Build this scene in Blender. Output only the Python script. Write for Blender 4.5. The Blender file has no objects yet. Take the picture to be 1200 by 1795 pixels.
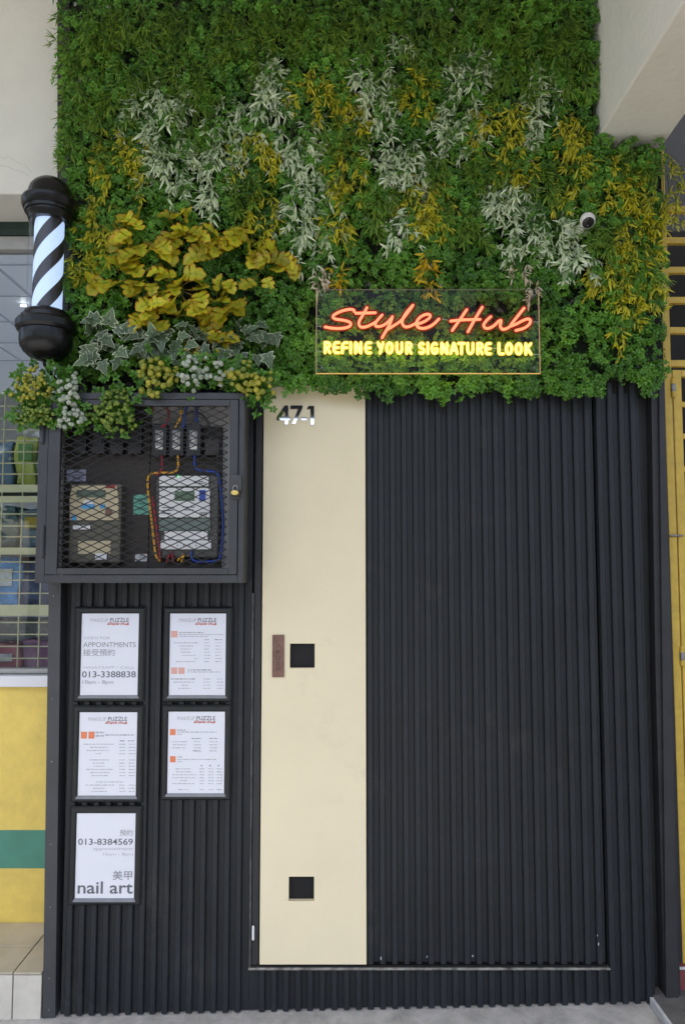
import bpy, bmesh, math, random
import numpy as np
from mathutils import Vector, Matrix

random.seed(7)
RNG = np.random.default_rng(11)
SC = bpy.context.scene
COL = SC.collection
R = math.radians

# ------------------------------------------------------------------ camera, sky, sun, exposure
PITCH, FPX, CAM = R(4.2), 1296.0, Vector((0.0, -2.6, 1.49))
cd = bpy.data.cameras.new('camera')
cd.sensor_fit = 'VERTICAL'; cd.sensor_height = 36.0; cd.lens = 36.0*FPX/1795.0
cd.clip_start = 0.05; cd.clip_end = 1000
cam = bpy.data.objects.new('camera', cd); COL.objects.link(cam)
cam.location = CAM; cam.rotation_euler = (R(90)+PITCH, 0, 0)
SC.camera = cam

SUN_EL, SUN_AZ = R(68), R(195)          # sun stands behind the camera, over the street
w = bpy.data.worlds.new('World'); SC.world = w; w.use_nodes = True
nt = w.node_tree
sky = nt.nodes.new('ShaderNodeTexSky'); sky.sky_type = 'NISHITA'; sky.sun_disc = False
sky.sun_elevation = SUN_EL; sky.sun_rotation = SUN_AZ; sky.dust_density = 4.0; sky.ozone_density = 1.0
nt.links.new(sky.outputs[0], nt.nodes['Background'].inputs[0])
nt.nodes['Background'].inputs[1].default_value = 0.105
sd = bpy.data.lights.new('sun', 'SUN'); sd.energy = 1.5; sd.angle = R(25); sd.color = (1.0, 0.95, 0.88)
so = bpy.data.objects.new('sun', sd); COL.objects.link(so)
sdir = Vector((math.sin(SUN_AZ)*math.cos(SUN_EL), math.cos(SUN_AZ)*math.cos(SUN_EL), math.sin(SUN_EL)))
so.rotation_euler = sdir.to_track_quat('Z', 'Y').to_euler(); so.location = sdir*20
SC.view_settings.view_transform = 'Standard'; SC.view_settings.look = 'None'
SC.view_settings.exposure = 2.0; SC.view_settings.gamma = 1.0
SC.cycles.use_denoising = True
SC.cycles.max_bounces = 9; SC.cycles.diffuse_bounces = 5; SC.cycles.transparent_max_bounces = 24
SC.cycles.sample_clamp_indirect = 4.0
SC.cycles.caustics_reflective = False; SC.cycles.caustics_refractive = False

# ------------------------------------------------------------------ helpers
SP, CP = math.sin(PITCH), math.cos(PITCH)
def at(px, py, Y):
    """The point in the vertical plane y = Y that stands at this pixel of the 1200 x 1795 photograph."""
    a, b = (px-600.0)/FPX, (897.5-py)/FPX
    d = Vector((a, CP-b*SP, SP+b*CP)); t = (Y-CAM.y)/d.y
    return CAM + d*t
def pxm(Y): return FPX/(Y-CAM.y)         # pixels per metre on the plane y = Y, roughly

MATS = {}
def mat(name, col, rough=0.5, metal=0.0, spec=0.5, var=0.0, vscale=6.0, bump=0.0, bscale=60.0, col2=None, detail=6.0, coat=0.0, emit=None, estr=0.0, stain=None):
    m = bpy.data.materials.new(name); m.use_nodes = True
    n = m.node_tree; p = n.nodes['Principled BSDF']
    c = (*col, 1.0)
    p.inputs['Base Color'].default_value = c
    p.inputs['Roughness'].default_value = rough; p.inputs['Metallic'].default_value = metal
    p.inputs['Specular IOR Level'].default_value = spec
    p.inputs['Coat Weight'].default_value = coat
    tc = n.nodes.new('ShaderNodeTexCoord')
    if var > 0 or col2:
        nz = n.nodes.new('ShaderNodeTexNoise'); nz.inputs['Scale'].default_value = vscale; nz.inputs['Detail'].default_value = detail
        nz.inputs['Roughness'].default_value = 0.65
        n.links.new(tc.outputs['Object'], nz.inputs['Vector'])
        rp = n.nodes.new('ShaderNodeValToRGB')
        d = col2 if col2 else tuple(x*(1-var) for x in col)
        rp.color_ramp.elements[0].position = 0.36; rp.color_ramp.elements[0].color = (*d, 1)
        rp.color_ramp.elements[1].position = 0.64; rp.color_ramp.elements[1].color = c
        n.links.new(nz.outputs['Fac'], rp.inputs['Fac']); n.links.new(rp.outputs['Color'], p.inputs['Base Color'])
        mr = n.nodes.new('ShaderNodeMapRange'); mr.inputs['To Min'].default_value = max(0.03, rough-0.08); mr.inputs['To Max'].default_value = min(1, rough+0.1)
        n.links.new(nz.outputs['Fac'], mr.inputs['Value']); n.links.new(mr.outputs['Result'], p.inputs['Roughness'])
    if stain:                                                 # marks with a shape of their own: (colour, scale, threshold, amount)
        src = p.inputs['Base Color'].links[0].from_socket if p.inputs['Base Color'].links else None
        for sc_c, sc_s, sc_t, sc_a in stain:
            sn = n.nodes.new('ShaderNodeTexNoise'); sn.inputs['Scale'].default_value = sc_s; sn.inputs['Detail'].default_value = 8; sn.inputs['Roughness'].default_value = 0.7
            sn.noise_dimensions = '4D'; sn.inputs['W'].default_value = sc_s*1.7
            n.links.new(tc.outputs['Object'], sn.inputs['Vector'])
            mr2 = n.nodes.new('ShaderNodeMapRange'); mr2.inputs['From Min'].default_value = sc_t; mr2.inputs['From Max'].default_value = sc_t+0.10; mr2.inputs['To Max'].default_value = sc_a
            n.links.new(sn.outputs['Fac'], mr2.inputs['Value'])
            mm = n.nodes.new('ShaderNodeMix'); mm.data_type = 'RGBA'; n.links.new(mr2.outputs['Result'], mm.inputs[0])
            if src: n.links.new(src, mm.inputs[6])
            else: mm.inputs[6].default_value = c
            mm.inputs[7].default_value = (*sc_c, 1); src = mm.outputs[2]
        n.links.new(src, p.inputs['Base Color'])
    if bump > 0:
        nb = n.nodes.new('ShaderNodeTexNoise'); nb.inputs['Scale'].default_value = bscale; nb.inputs['Detail'].default_value = 5
        n.links.new(tc.outputs['Object'], nb.inputs['Vector'])
        bn = n.nodes.new('ShaderNodeBump'); bn.inputs['Strength'].default_value = bump; bn.inputs['Distance'].default_value = 0.01
        n.links.new(nb.outputs['Fac'], bn.inputs['Height']); n.links.new(bn.outputs['Normal'], p.inputs['Normal'])
    if emit:
        p.inputs['Emission Color'].default_value = (*emit, 1); p.inputs['Emission Strength'].default_value = estr
    MATS[name] = m
    return m

def glass(name, tint=(1, 1, 1), ior=1.45, rough=0.01):
    m = bpy.data.materials.new(name); m.use_nodes = True
    n = m.node_tree; out = n.nodes['Material Output']; n.nodes.remove(n.nodes['Principled BSDF'])
    tr = n.nodes.new('ShaderNodeBsdfTransparent'); tr.inputs[0].default_value = (*tint, 1)
    gl = n.nodes.new('ShaderNodeBsdfGlossy'); gl.inputs['Roughness'].default_value = rough
    fr = n.nodes.new('ShaderNodeFresnel'); fr.inputs['IOR'].default_value = ior
    mx = n.nodes.new('ShaderNodeMixShader')
    ge = n.nodes.new('ShaderNodeNewGeometry'); sb = n.nodes.new('ShaderNodeMath'); sb.operation = 'SUBTRACT'; sb.inputs[0].default_value = 1.0
    n.links.new(ge.outputs['Backfacing'], sb.inputs[1]); mu = n.nodes.new('ShaderNodeMath'); mu.operation = 'MULTIPLY'
    n.links.new(fr.outputs[0], mu.inputs[0]); n.links.new(sb.outputs[0], mu.inputs[1]); n.links.new(mu.outputs[0], mx.inputs[0]); n.links.new(tr.outputs[0], mx.inputs[1]); n.links.new(gl.outputs[0], mx.inputs[2])
    n.links.new(mx.outputs[0], out.inputs[0])
    MATS[name] = m
    return m

def leafmat(name, stops, dark, light, rough=0.5, trans=0.22, spec=0.4):
    """Leaf colour: a ramp over the 'edge' attribute, scaled leaf by leaf with 'tint'."""
    m = bpy.data.materials.new(name); m.use_nodes = True
    n = m.node_tree; p = n.nodes['Principled BSDF']; out = n.nodes['Material Output']
    e = n.nodes.new('ShaderNodeAttribute'); e.attribute_name = 'edge'
    t = n.nodes.new('ShaderNodeAttribute'); t.attribute_name = 'tint'
    rp = n.nodes.new('ShaderNodeValToRGB'); cr = rp.color_ramp
    cr.elements[0].position, cr.elements[0].color = stops[0][0], (*stops[0][1], 1)
    cr.elements[1].position, cr.elements[1].color = stops[-1][0], (*stops[-1][1], 1)
    for pos, c in stops[1:-1]:
        el = cr.elements.new(pos); el.color = (*c, 1)
    n.links.new(e.outputs['Fac'], rp.inputs['Fac'])
    r2 = n.nodes.new('ShaderNodeValToRGB')
    r2.color_ramp.elements[0].color = (*dark, 1); r2.color_ramp.elements[1].color = (*light, 1)
    n.links.new(t.outputs['Fac'], r2.inputs['Fac'])
    mx = n.nodes.new('ShaderNodeMix'); mx.data_type = 'RGBA'; mx.blend_type = 'MULTIPLY'; mx.inputs[0].default_value = 1.0
    n.links.new(rp.outputs['Color'], mx.inputs[6]); n.links.new(r2.outputs['Color'], mx.inputs[7])
    n.links.new(mx.outputs[2], p.inputs['Base Color'])
    p.inputs['Roughness'].default_value = rough; p.inputs['Specular IOR Level'].default_value = spec
    tl = n.nodes.new('ShaderNodeBsdfTranslucent'); n.links.new(mx.outputs[2], tl.inputs['Color'])
    ms = n.nodes.new('ShaderNodeMixShader'); ms.inputs[0].default_value = trans
    n.links.new(p.outputs[0], ms.inputs[1]); n.links.new(tl.outputs[0], ms.inputs[2]); n.links.new(ms.outputs[0], out.inputs[0])
    MATS[name] = m
    return m

def tag(o, label=None, cat=None, group=None, kind=None):
    if label: o['label'] = label
    if cat: o['category'] = cat
    if group: o['group'] = group
    if kind: o['kind'] = kind
    return o
def thing(name, label, cat, loc=(0, 0, 0), group=None):
    o = bpy.data.objects.new(name, None); COL.objects.link(o); o.location = loc
    o.empty_display_size = 0.05
    return tag(o, label, cat, group)
def obj(name, bm, m, parent=None, smooth=False, bevel=0.0, seg=2):
    """Links bm (built in world space) as one mesh object, moved under its parent."""
    bmesh.ops.recalc_face_normals(bm, faces=bm.faces[:])
    me = bpy.data.meshes.new(name); bm.to_mesh(me); bm.free()
    ms = m if isinstance(m, (list, tuple)) else [m]
    for x in ms: me.materials.append(x)
    if smooth: me.shade_smooth()
    o = bpy.data.objects.new(name, me); COL.objects.link(o)
    if parent is not None: adopt(o, parent)
    if bevel > 0:
        b = o.modifiers.new('bevel', 'BEVEL'); b.width = bevel; b.segments = seg; b.limit_method = 'ANGLE'; b.angle_limit = R(40)
    return o
def world_loc(p):
    v = Vector(p.location)
    while p.parent is not None:
        p = p.parent; v += Vector(p.location)
    return v
def adopt(o, parent):
    o.parent = parent
    o.location = Vector(o.location) - world_loc(parent)

def add_box(bm, x0, x1, y0, y1, z0, z1, mi=0):
    vs = [bm.verts.new((x, y, z)) for z in (z0, z1) for y in (y0, y1) for x in (x0, x1)]
    for f in ((0, 1, 3, 2), (4, 5, 7, 6), (0, 1, 5, 4), (2, 3, 7, 6), (0, 2, 6, 4), (1, 3, 7, 5)):
        bm.faces.new([vs[i] for i in f]).material_index = mi
def box_px(bm, x0, y0, x1, y1, Yf, Yb, mi=0):
    ym, xm = (y0+y1)/2, (x0+x1)/2
    add_box(bm, at(x0, ym, Yf).x, at(x1, ym, Yf).x, Yf, Yb, at(xm, y1, Yf).z, at(xm, y0, Yf).z, mi)
def prism(bm, pts, Yf, Yb, mi=0):
    """pts: world (x, z) outline."""
    a = [bm.verts.new((x, Yf, z)) for x, z in pts]; b = [bm.verts.new((x, Yb, z)) for x, z in pts]
    bm.faces.new(a).material_index = mi; bm.faces.new(b[::-1]).material_index = mi
    for i in range(len(pts)):
        j = (i+1) % len(pts)
        bm.faces.new((a[i], b[i], b[j], a[j])).material_index = mi
def prism_px(bm, pts, Yf, Yb, mi=0):
    q = [at(x, y, Yf) for x, y in pts]
    prism(bm, [(p.x, p.z) for p in q], Yf, Yb, mi)
def smooth_path(pts, n=6):
    P = [Vector(p) for p in pts]
    if len(P) < 3: return P
    out = []
    for i in range(len(P)-1):
        p0 = P[i-1] if i else P[0]*2-P[1]; p1, p2 = P[i], P[i+1]
        p3 = P[i+2] if i+2 < len(P) else P[-1]*2-P[-2]
        for k in range(n):
            t = k/n
            out.append(0.5*((2*p1)+(p2-p0)*t+(2*p0-5*p1+4*p2-p3)*t*t+(3*p1-p0-3*p2+p3)*t**3))
    out.append(P[-1])
    return out
def add_tube(bm, pts, r, seg=8, mi=0, caps=True, flat=1.0, rs=None):
    """A round tube along pts with rounded ends; flat squashes it along y."""
    P = [Vector(p) for p in pts]
    P = [p for i, p in enumerate(P) if i == 0 or (p-P[i-1]).length > 1e-6]
    rad = [r]*len(P) if rs is None else list(rs)
    if caps:
        d0, d1 = (P[0]-P[1]).normalized(), (P[-1]-P[-2]).normalized()
        pre = [(P[0]+d0*r*c, r*s) for c, s in ((0.95, 0.3), (0.7, 0.72))]
        post = [(P[-1]+d1*r*c, r*s) for c, s in ((0.7, 0.72), (0.95, 0.3))]
        rad = [q[1] for q in pre]+rad+[q[1] for q in post]
        P = [q[0] for q in pre]+P+[q[0] for q in post]
    T = [(P[min(i+1, len(P)-1)]-P[max(i-1, 0)]).normalized() for i in range(len(P))]
    u = T[0].orthogonal().normalized(); rings = []
    for i, p in enumerate(P):
        u = (u-T[i]*u.dot(T[i]))
        u = u.normalized() if u.length > 1e-6 else T[i].orthogonal().normalized()
        v = T[i].cross(u); ring = []
        for k in range(seg):
            a = 2*math.pi*k/seg; off = (u*math.cos(a)+v*math.sin(a))*rad[i]
            off.y *= flat
            ring.append(bm.verts.new(p+off))
        rings.append(ring)
    for a, b in zip(rings, rings[1:]):
        for k in range(seg):
            bm.faces.new((a[k], a[(k+1) % seg], b[(k+1) % seg], b[k])).material_index = mi
    for ring in (rings[0][::-1], rings[-1]):
        bm.faces.new(ring).material_index = mi
def add_lathe(bm, prof, c, seg=48, axis=None, mi=0):
    """prof: (radius, height) from one end to the other, round the axis through c."""
    M = Vector((0, 0, 1)).rotation_difference(axis).to_matrix() if axis is not None else Matrix.Identity(3)
    c = Vector(c); rings = []
    for r, h in prof:
        if r < 1e-6: rings.append([bm.verts.new(c+M @ Vector((0, 0, h)))])
        else: rings.append([bm.verts.new(c+M @ Vector((r*math.cos(2*math.pi*k/seg), r*math.sin(2*math.pi*k/seg), h))) for k in range(seg)])
    for a, b in zip(rings, rings[1:]):
        for k in range(seg):
            j = (k+1) % seg
            if len(a) == 1 and len(b) == 1: continue
            if len(a) == 1: f = (a[0], b[k], b[j])
            elif len(b) == 1: f = (a[k], b[0], a[j])
            else: f = (a[k], b[k], b[j], a[j])
            bm.faces.new(f).material_index = mi
def add_text(bm, s, x0, y0, x1, y1, Y, mi=0, bold=0.0, depth=0.0004, fixed=None):
    """Writes s so that it fills the pixel box x0, y0, x1, y1 of the photograph on the plane y = Y."""
    cu = bpy.data.curves.new('lettering', 'FONT'); cu.body = s; cu.size = 1.0; cu.offset = bold; cu.resolution_u = 3
    o = bpy.data.objects.new('lettering', cu); COL.objects.link(o)
    dg = bpy.context.evaluated_depsgraph_get()
    me = bpy.data.meshes.new_from_object(o.evaluated_get(dg))
    bpy.data.objects.remove(o); bpy.data.curves.remove(cu)
    if len(me.vertices) == 0: return
    co = np.empty(len(me.vertices)*3); me.vertices.foreach_get('co', co); co = co.reshape(-1, 3)
    mn, mx = co.min(0), co.max(0)
    a, b = at(x0, y1, Y), at(x1, y0, Y)
    vs = []
    for v in co:
        u = (v[0]-mn[0])/max(1e-6, mx[0]-mn[0]); t = (v[1]-mn[1])/max(1e-6, mx[1]-mn[1])
        vs.append(bm.verts.new((a.x+(b.x-a.x)*u, Y, a.z+(b.z-a.z)*t)))
    for p in me.polygons:
        try: bm.faces.new([vs[i] for i in p.vertices]).material_index = mi
        except ValueError: pass
    bpy.data.meshes.remove(me)

# ---- leaves: numpy templates, many copies in one mesh
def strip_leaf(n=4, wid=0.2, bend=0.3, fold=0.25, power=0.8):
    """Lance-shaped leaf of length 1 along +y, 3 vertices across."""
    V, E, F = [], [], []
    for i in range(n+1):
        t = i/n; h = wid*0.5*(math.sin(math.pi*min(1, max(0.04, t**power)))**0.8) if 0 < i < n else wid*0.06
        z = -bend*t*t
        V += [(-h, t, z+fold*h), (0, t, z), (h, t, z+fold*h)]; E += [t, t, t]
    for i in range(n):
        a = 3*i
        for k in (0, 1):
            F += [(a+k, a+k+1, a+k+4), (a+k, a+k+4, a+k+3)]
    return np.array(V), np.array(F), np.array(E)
def lobed_leaf(half, inner=0.8, bend=0.25, fold=0.2, wave=0.03):
    """half: (t along, half width) outline; edge runs 0 at the midrib, .5 at the inner line, 1 at the rim."""
    V, E, F = [], [], []
    n = len(half)
    for i, (t, h) in enumerate(half):
        ti = 0.06+0.88*t
        z = -bend*t*t
        zz = lambda q: z+fold*q-wave*math.sin(9*t)*q
        V += [(-h, t, zz(h)), (-h*inner, t*0.9+0.05, zz(h*inner)), (0, ti, z), (h*inner, t*0.9+0.05, zz(h*inner)), (h, t, zz(h))]
        E += [1, 0.5, 0.0 if 0 < i < n-1 else 0.5, 0.5, 1]
    for i in range(n-1):
        a = 5*i
        for k in range(4):
            F += [(a+k, a+k+1, a+k+6), (a+k, a+k+6, a+k+5)]
    return np.array(V), np.array(F), np.array(E)
def ball(seg=8, rings=5, dimple=0.3):
    """A little bud: a sphere looking along +z with a dimple; edge is 1 in the dimple."""
    V, E, F = [(0, 0, 1-dimple)], [1.0], []
    for i in range(1, rings):
        a = math.pi*i/rings
        for k in range(seg):
            b = 2*math.pi*k/seg
            V.append((math.sin(a)*math.cos(b), math.sin(a)*math.sin(b), math.cos(a))); E.append(0.35 if i == 1 else 0.0)
    V.append((0, 0, -1)); E.append(0.0)
    for k in range(seg):
        F.append((0, 1+k, 1+(k+1) % seg))
        for i in range(rings-2):
            p, q = 1+i*seg+k, 1+i*seg+(k+1) % seg
            F += [(p, p+seg, q+seg), (p, q+seg, q)]
        p, q = 1+(rings-2)*seg+k, 1+(rings-2)*seg+(k+1) % seg
        F.append((p, len(V)-1, q))
    return np.array(V), np.array(F), np.array(E)
def norm(a): return a/np.maximum(1e-9, np.linalg.norm(a, axis=-1, keepdims=True))
def frames(d, nrm, s):
    """Rotation-scale matrices: local y along d, local z near nrm."""
    d = norm(d); x = norm(np.cross(d, nrm)); z = np.cross(x, d)
    return np.stack([x, d, z], axis=-1)*np.asarray(s)[:, None, None]
def leaf_mesh(name, groups, m, parent=None):
    """groups: (template, frames N3x3, positions Nx3, tint N [, material index])."""
    VV, FF, EE, TT, MI, base = [], [], [], [], [], 0
    for g in groups:
        (V, F, E), M, P, t = g[:4]
        N = len(P)
        if N == 0: continue
        W = np.einsum('nij,vj->nvi', M, V)+P[:, None, :]
        VV.append(W.reshape(-1, 3)); FF.append((F[None]+(np.arange(N)*len(V))[:, None, None]+base).reshape(-1, 3))
        EE.append(np.tile(E, N)); TT.append(np.repeat(t, len(V))); base += N*len(V)
        MI.append(np.full(N*len(F), g[4] if len(g) > 4 else 0))
    V, F = np.concatenate(VV), np.concatenate(FF)
    org = np.array(world_loc(parent)) if parent is not None else np.zeros(3)
    me = bpy.data.meshes.new(name)
    me.vertices.add(len(V)); me.vertices.foreach_set('co', (V-org).astype(np.float32).ravel())
    me.loops.add(F.size); me.loops.foreach_set('vertex_index', F.astype(np.int32).ravel())
    me.polygons.add(len(F)); me.polygons.foreach_set('loop_start', (np.arange(len(F))*3).astype(np.int32))
    me.polygons.foreach_set('material_index', np.concatenate(MI).astype(np.int32))
    for nm, arr in (('edge', EE), ('tint', TT)):
        a = me.attributes.new(nm, 'FLOAT', 'POINT'); a.data.foreach_set('value', np.concatenate(arr).astype(np.float32))
    for x in (m if isinstance(m, (list, tuple)) else [m]): me.materials.append(x)
    me.update(calc_edges=True); me.shade_smooth()
    o = bpy.data.objects.new(name, me); COL.objects.link(o)
    if parent is not None: o.parent = parent
    return o
def in_poly(x, y, poly):
    ins = np.zeros(len(x), bool); n = len(poly)
    for i in range(n):
        (x0, y0), (x1, y1) = poly[i], poly[(i+1) % n]
        c = ((y0 > y) != (y1 > y)) & (x < (x1-x0)*(y-y0)/((y1-y0) if y1 != y0 else 1e-9)+x0)
        ins ^= c
    return ins
def at_np(px, py, Y):
    a, b = (px-600.0)/FPX, (897.5-py)/FPX
    dy, dz = CP-b*SP, SP+b*CP; t = (Y-CAM.y)/dy
    return np.stack([a*t, np.broadcast_to(Y, np.shape(t)), CAM.z+dz*t], -1)

# ------------------------------------------------------------------ materials
black = mat('black_cladding', (0.0178, 0.0212, 0.0255), 0.45, spec=0.32, var=0.25, vscale=5, bump=0.05, bscale=160, stain=[((0.045, 0.045, 0.045), 4.0, 0.56, 0.45), ((0.09, 0.088, 0.085), 70.0, 0.66, 0.7)])
blackp = mat('black_paint', (0.030, 0.031, 0.034), 0.5, spec=0.4, var=0.3, vscale=9, bump=0.08, bscale=90)
blacktrim = mat('black_trim', (0.050, 0.052, 0.058), 0.45, spec=0.5, var=0.25, vscale=7)
dark = mat('deep_black', (0.008, 0.008, 0.009), 0.6, spec=0.3)
backing = mat('wall_behind_plants', (0.012, 0.012, 0.010), 0.7, spec=0.2)
netm = mat('mat_net', (0.016, 0.022, 0.012), 0.7, spec=0.2, col2=(0.20, 0.20, 0.19), vscale=24, detail=1.5)
for e_, q_ in zip(netm.node_tree.nodes['Color Ramp'].color_ramp.elements, (0.335, 0.36)): e_.position = q_
cream = mat('cream_laminate', (0.77, 0.68, 0.47), 0.42, spec=0.35, var=0.05, vscale=3, bump=0.02, bscale=25, stain=[((0.60, 0.51, 0.35), 2.6, 0.58, 0.45), ((0.42, 0.36, 0.26), 34.0, 0.68, 0.5)])
plaster = mat('cream_plaster', (0.79, 0.775, 0.70), 0.8, spec=0.25, var=0.06, vscale=4, bump=0.2, bscale=55)
beamp = mat('beam_plaster', (0.86, 0.845, 0.78), 0.75, spec=0.3, var=0.08, vscale=3, bump=0.25, bscale=38)
yellow = mat('yellow_wall_paint', (0.85, 0.64, 0.15), 0.5, spec=0.4, var=0.18, vscale=7, bump=0.1, bscale=40, stain=[((0.60, 0.42, 0.10), 5.0, 0.57, 0.6), ((0.30, 0.24, 0.12), 45.0, 0.66, 0.8)])
green = mat('green_stripe_paint', (0.085, 0.27, 0.19), 0.5, spec=0.4, var=0.15, vscale=9)
greyp = mat('grey_paint', (0.13, 0.135, 0.15), 0.7, var=0.1, vscale=4)
gate_y = mat('gate_yellow', (0.66, 0.45, 0.07), 0.45, spec=0.45, var=0.22, vscale=16, bump=0.08, bscale=70)
redp = mat('red_plinth_paint', (0.22, 0.055, 0.055), 0.6, var=0.3, vscale=14)
steel = mat('worn_steel', (0.34, 0.34, 0.35), 0.45, metal=0.6, var=0.5, vscale=40)
alu = mat('scuffed_aluminium', (0.42, 0.41, 0.38), 0.45, metal=0.7, col2=(0.10, 0.095, 0.085), vscale=28)
white = mat('white_gloss', (0.75, 0.76, 0.78), 0.4)
conc = mat('pavement_concrete', (0.50, 0.49, 0.465), 0.8, spec=0.3, col2=(0.34, 0.335, 0.315), vscale=11, bump=0.3, bscale=120, stain=[((0.22, 0.215, 0.20), 6.0, 0.56, 0.7), ((0.75, 0.74, 0.70), 80.0, 0.68, 0.8), ((0.10, 0.10, 0.09), 60.0, 0.68, 0.8)])
darkconc = mat('dark_concrete', (0.115, 0.112, 0.11), 0.75, var=0.35, vscale=12, bump=0.25, bscale=90)
kerbw = mat('whitewash', (0.55, 0.56, 0.57), 0.7, var=0.3, vscale=20)
asphalt = mat('asphalt', (0.06, 0.06, 0.06), 0.85, var=0.3, vscale=4)
earth = mat('ground', (0.16, 0.15, 0.13), 0.9, var=0.3, vscale=1)
winglass = glass('window_glass', (0.9, 0.93, 0.93), ior=1.85)
acrylic = glass('clear_acrylic', (0.985, 0.985, 0.98), ior=1.22, rough=0.06)
clear = glass('clear_tube', (0.97, 0.98, 1.0), ior=1.38, rough=0.02)
mirror = mat('mirror_acrylic', (0.86, 0.87, 0.9), 0.03, metal=1.0)
wood = mat('brown_wood', (0.20, 0.105, 0.075), 0.5, col2=(0.13, 0.065, 0.045), vscale=30)

# ------------------------------------------------------------------ ground and walkway
GL, GR = at(90, 1785, 0.0), at(1137, 1762, 0.0)
GS = (GR.z-GL.z)/(GR.x-GL.x)
def gz(x): return GL.z+(x-GL.x)*GS
def sheet(name, x0, x1, y0, y1, zf, m, thick=0.0):
    bm = bmesh.new()
    q = [(x0, y0), (x1, y0), (x1, y1), (x0, y1)]
    a = [bm.verts.new((x, y, zf(x))) for x, y in q]; bm.faces.new(a)
    if thick:
        b = [bm.verts.new((x, y, zf(x)-thick)) for x, y in q]; bm.faces.new(b[::-1])
        for i in range(4):
            j = (i+1) % 4; bm.faces.new((a[i], b[i], b[j], a[j]))
    return obj(name, bm, m)
tag(sheet('ground', -150, 150, -160, 60, lambda x: -0.42, earth), kind='structure')
tag(sheet('road', -60, 60, -14, -6.3, lambda x: -0.30, asphalt, 0.11), kind='structure')
XK = at(1137, 1757, 0.0).x
tag(sheet('pavement', -6, XK, -6.2, 0.30, gz, conc, 0.30), kind='structure')
bm = bmesh.new()                                             # raised darker floor to the right, its riser whitewashed
zr = lambda x: gz(XK)+0.026
q = [(XK+0.0125, -6.2), (6, -6.2), (6, 0.6), (XK+0.0125, 0.6)]
a = [bm.verts.new((x, y, zr(x))) for x, y in q]; b = [bm.verts.new((x, y, -0.35)) for x, y in q]
bm.faces.new(a); bm.faces.new(b[::-1])
for i in range(4):
    j = (i+1) % 4; bm.faces.new((a[i], b[i], b[j], a[j])).material_index = 1 if i == 3 else 0
add_box(bm, XK+0.001, XK+0.0122, -6.2, -0.002, zr(0)-0.2, zr(0)+0.001, 1)
tag(obj('pavement_raised', bm, [darkconc, kerbw]), kind='structure')

# the covered walkway: ceiling and street-side fascia, they shade the top of the shopfront
t = thing('walkway_canopy', 'plastered ceiling over the covered walkway beside the street', 'ceiling', (0, -1.3, 4.3))
bm = bmesh.new(); add_box(bm, -9, 9, -2.6, 0.02, 4.30, 4.45); obj('ceiling', bm, plaster, t)
bm = bmesh.new(); add_box(bm, -9, 9, -2.75, -2.601, 4.2, 4.7); obj('fascia', bm, plaster, t)
bm = bmesh.new(); add_box(bm, -9, 9, -5.85, -5.70, 3.19, 3.62); o = obj('awning_beam', bm, dark); tag(o, 'dark beam of the street side awning seen only in the mirrored house number', 'beam')

# concrete beam running from the shopfront to the street, upper right
BZ = at(1100, 257, 0.0).z; BX0, BX1 = at(1041, 257, 0.0).x, at(1160, 255, 0.0).x
bm = bmesh.new(); add_box(bm, BX0, BX1, -2.6, 0.10, BZ, 4.295)
bmesh.ops.subdivide_edges(bm, edges=bm.edges[:], cuts=10, use_grid_fill=True)
for v in bm.verts:
    v.co.z += 0.004*math.sin(v.co.y*7+v.co.x*3) if v.co.z < BZ+0.01 else 0
    v.co.x += 0.003*math.sin(v.co.y*5+v.co.z*4)
o = obj('concrete_beam', bm, beamp, bevel=0.008, seg=3)
tag(o, 'thick cream plastered beam jutting out above the right end of the plant wall', 'beam')

# ------------------------------------------------------------------ neighbouring shop, left
NY = 0.35
shop = thing('neighbouring_shop', 'yellow painted shop with a green stripe and grilled window, left of the black shopfront', 'shop', (-1.3, NY, 0))
XL, XR = at(-420, 900, NY).x, at(135, 1000, NY).x
def zrow(py, Y): return at(45, py, Y).z
bm = bmesh.new()
zs, z1, z2, z3 = zrow(1625, NY), zrow(1522, NY), zrow(1455, NY), zrow(1203, NY)
add_box(bm, XL, XR, NY, NY+0.15, zs-0.05, z1, 0); add_box(bm, XL, XR, NY-0.0005, NY+0.15, z1, z2, 1); add_box(bm, XL, XR, NY, NY+0.15, z2, z3, 0)
obj('wall', bm, [yellow, green], shop)
bm = bmesh.new(); add_box(bm, XL, XR, NY-0.03, NY+0.12, z3+0.001, zrow(1183, NY)); obj('sill', bm, white, shop, bevel=0.004)
bm = bmesh.new()
YB = 0.115
zb = zrow(340, YB)
add_box(bm, XL, at(128, 200, YB).x, YB, NY+0.2, zb, 4.295)
bmesh.ops.subdivide_edges(bm, edges=bm.edges[:], cuts=6, use_grid_fill=True)
obj('lintel_beam', bm, plaster, shop, bevel=0.006)
bm = bmesh.new()
for pts in (((-4, 273), (8, 278), (18, 275), (30, 284), (47, 292), (56, 303)), ((-4, 289), (14, 292), (26, 298), (37, 300), (52, 309))):
    add_tube(bm, [at(x, y, YB-0.0002) for x, y in pts], 0.0007, 4, caps=False, flat=0.3)
obj('hairline_crack', bm, mat('crack_brown', (0.45, 0.43, 0.38), 0.9), shop)
bm = bmesh.new(); add_box(bm, XL, XR, NY-0.01, NY+0.1, zrow(413, NY), zb-0.001)
obj('green_head', bm, mat('dark_green_paint', (0.022, 0.05, 0.04), 0.5, var=0.3, vscale=12), shop)
bm = bmesh.new()
zg0, zg1 = zrow(1182, NY), zrow(413, NY)
wf = mat('window_frame_grey', (0.42, 0.42, 0.40), 0.5, var=0.15, vscale=15)
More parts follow.
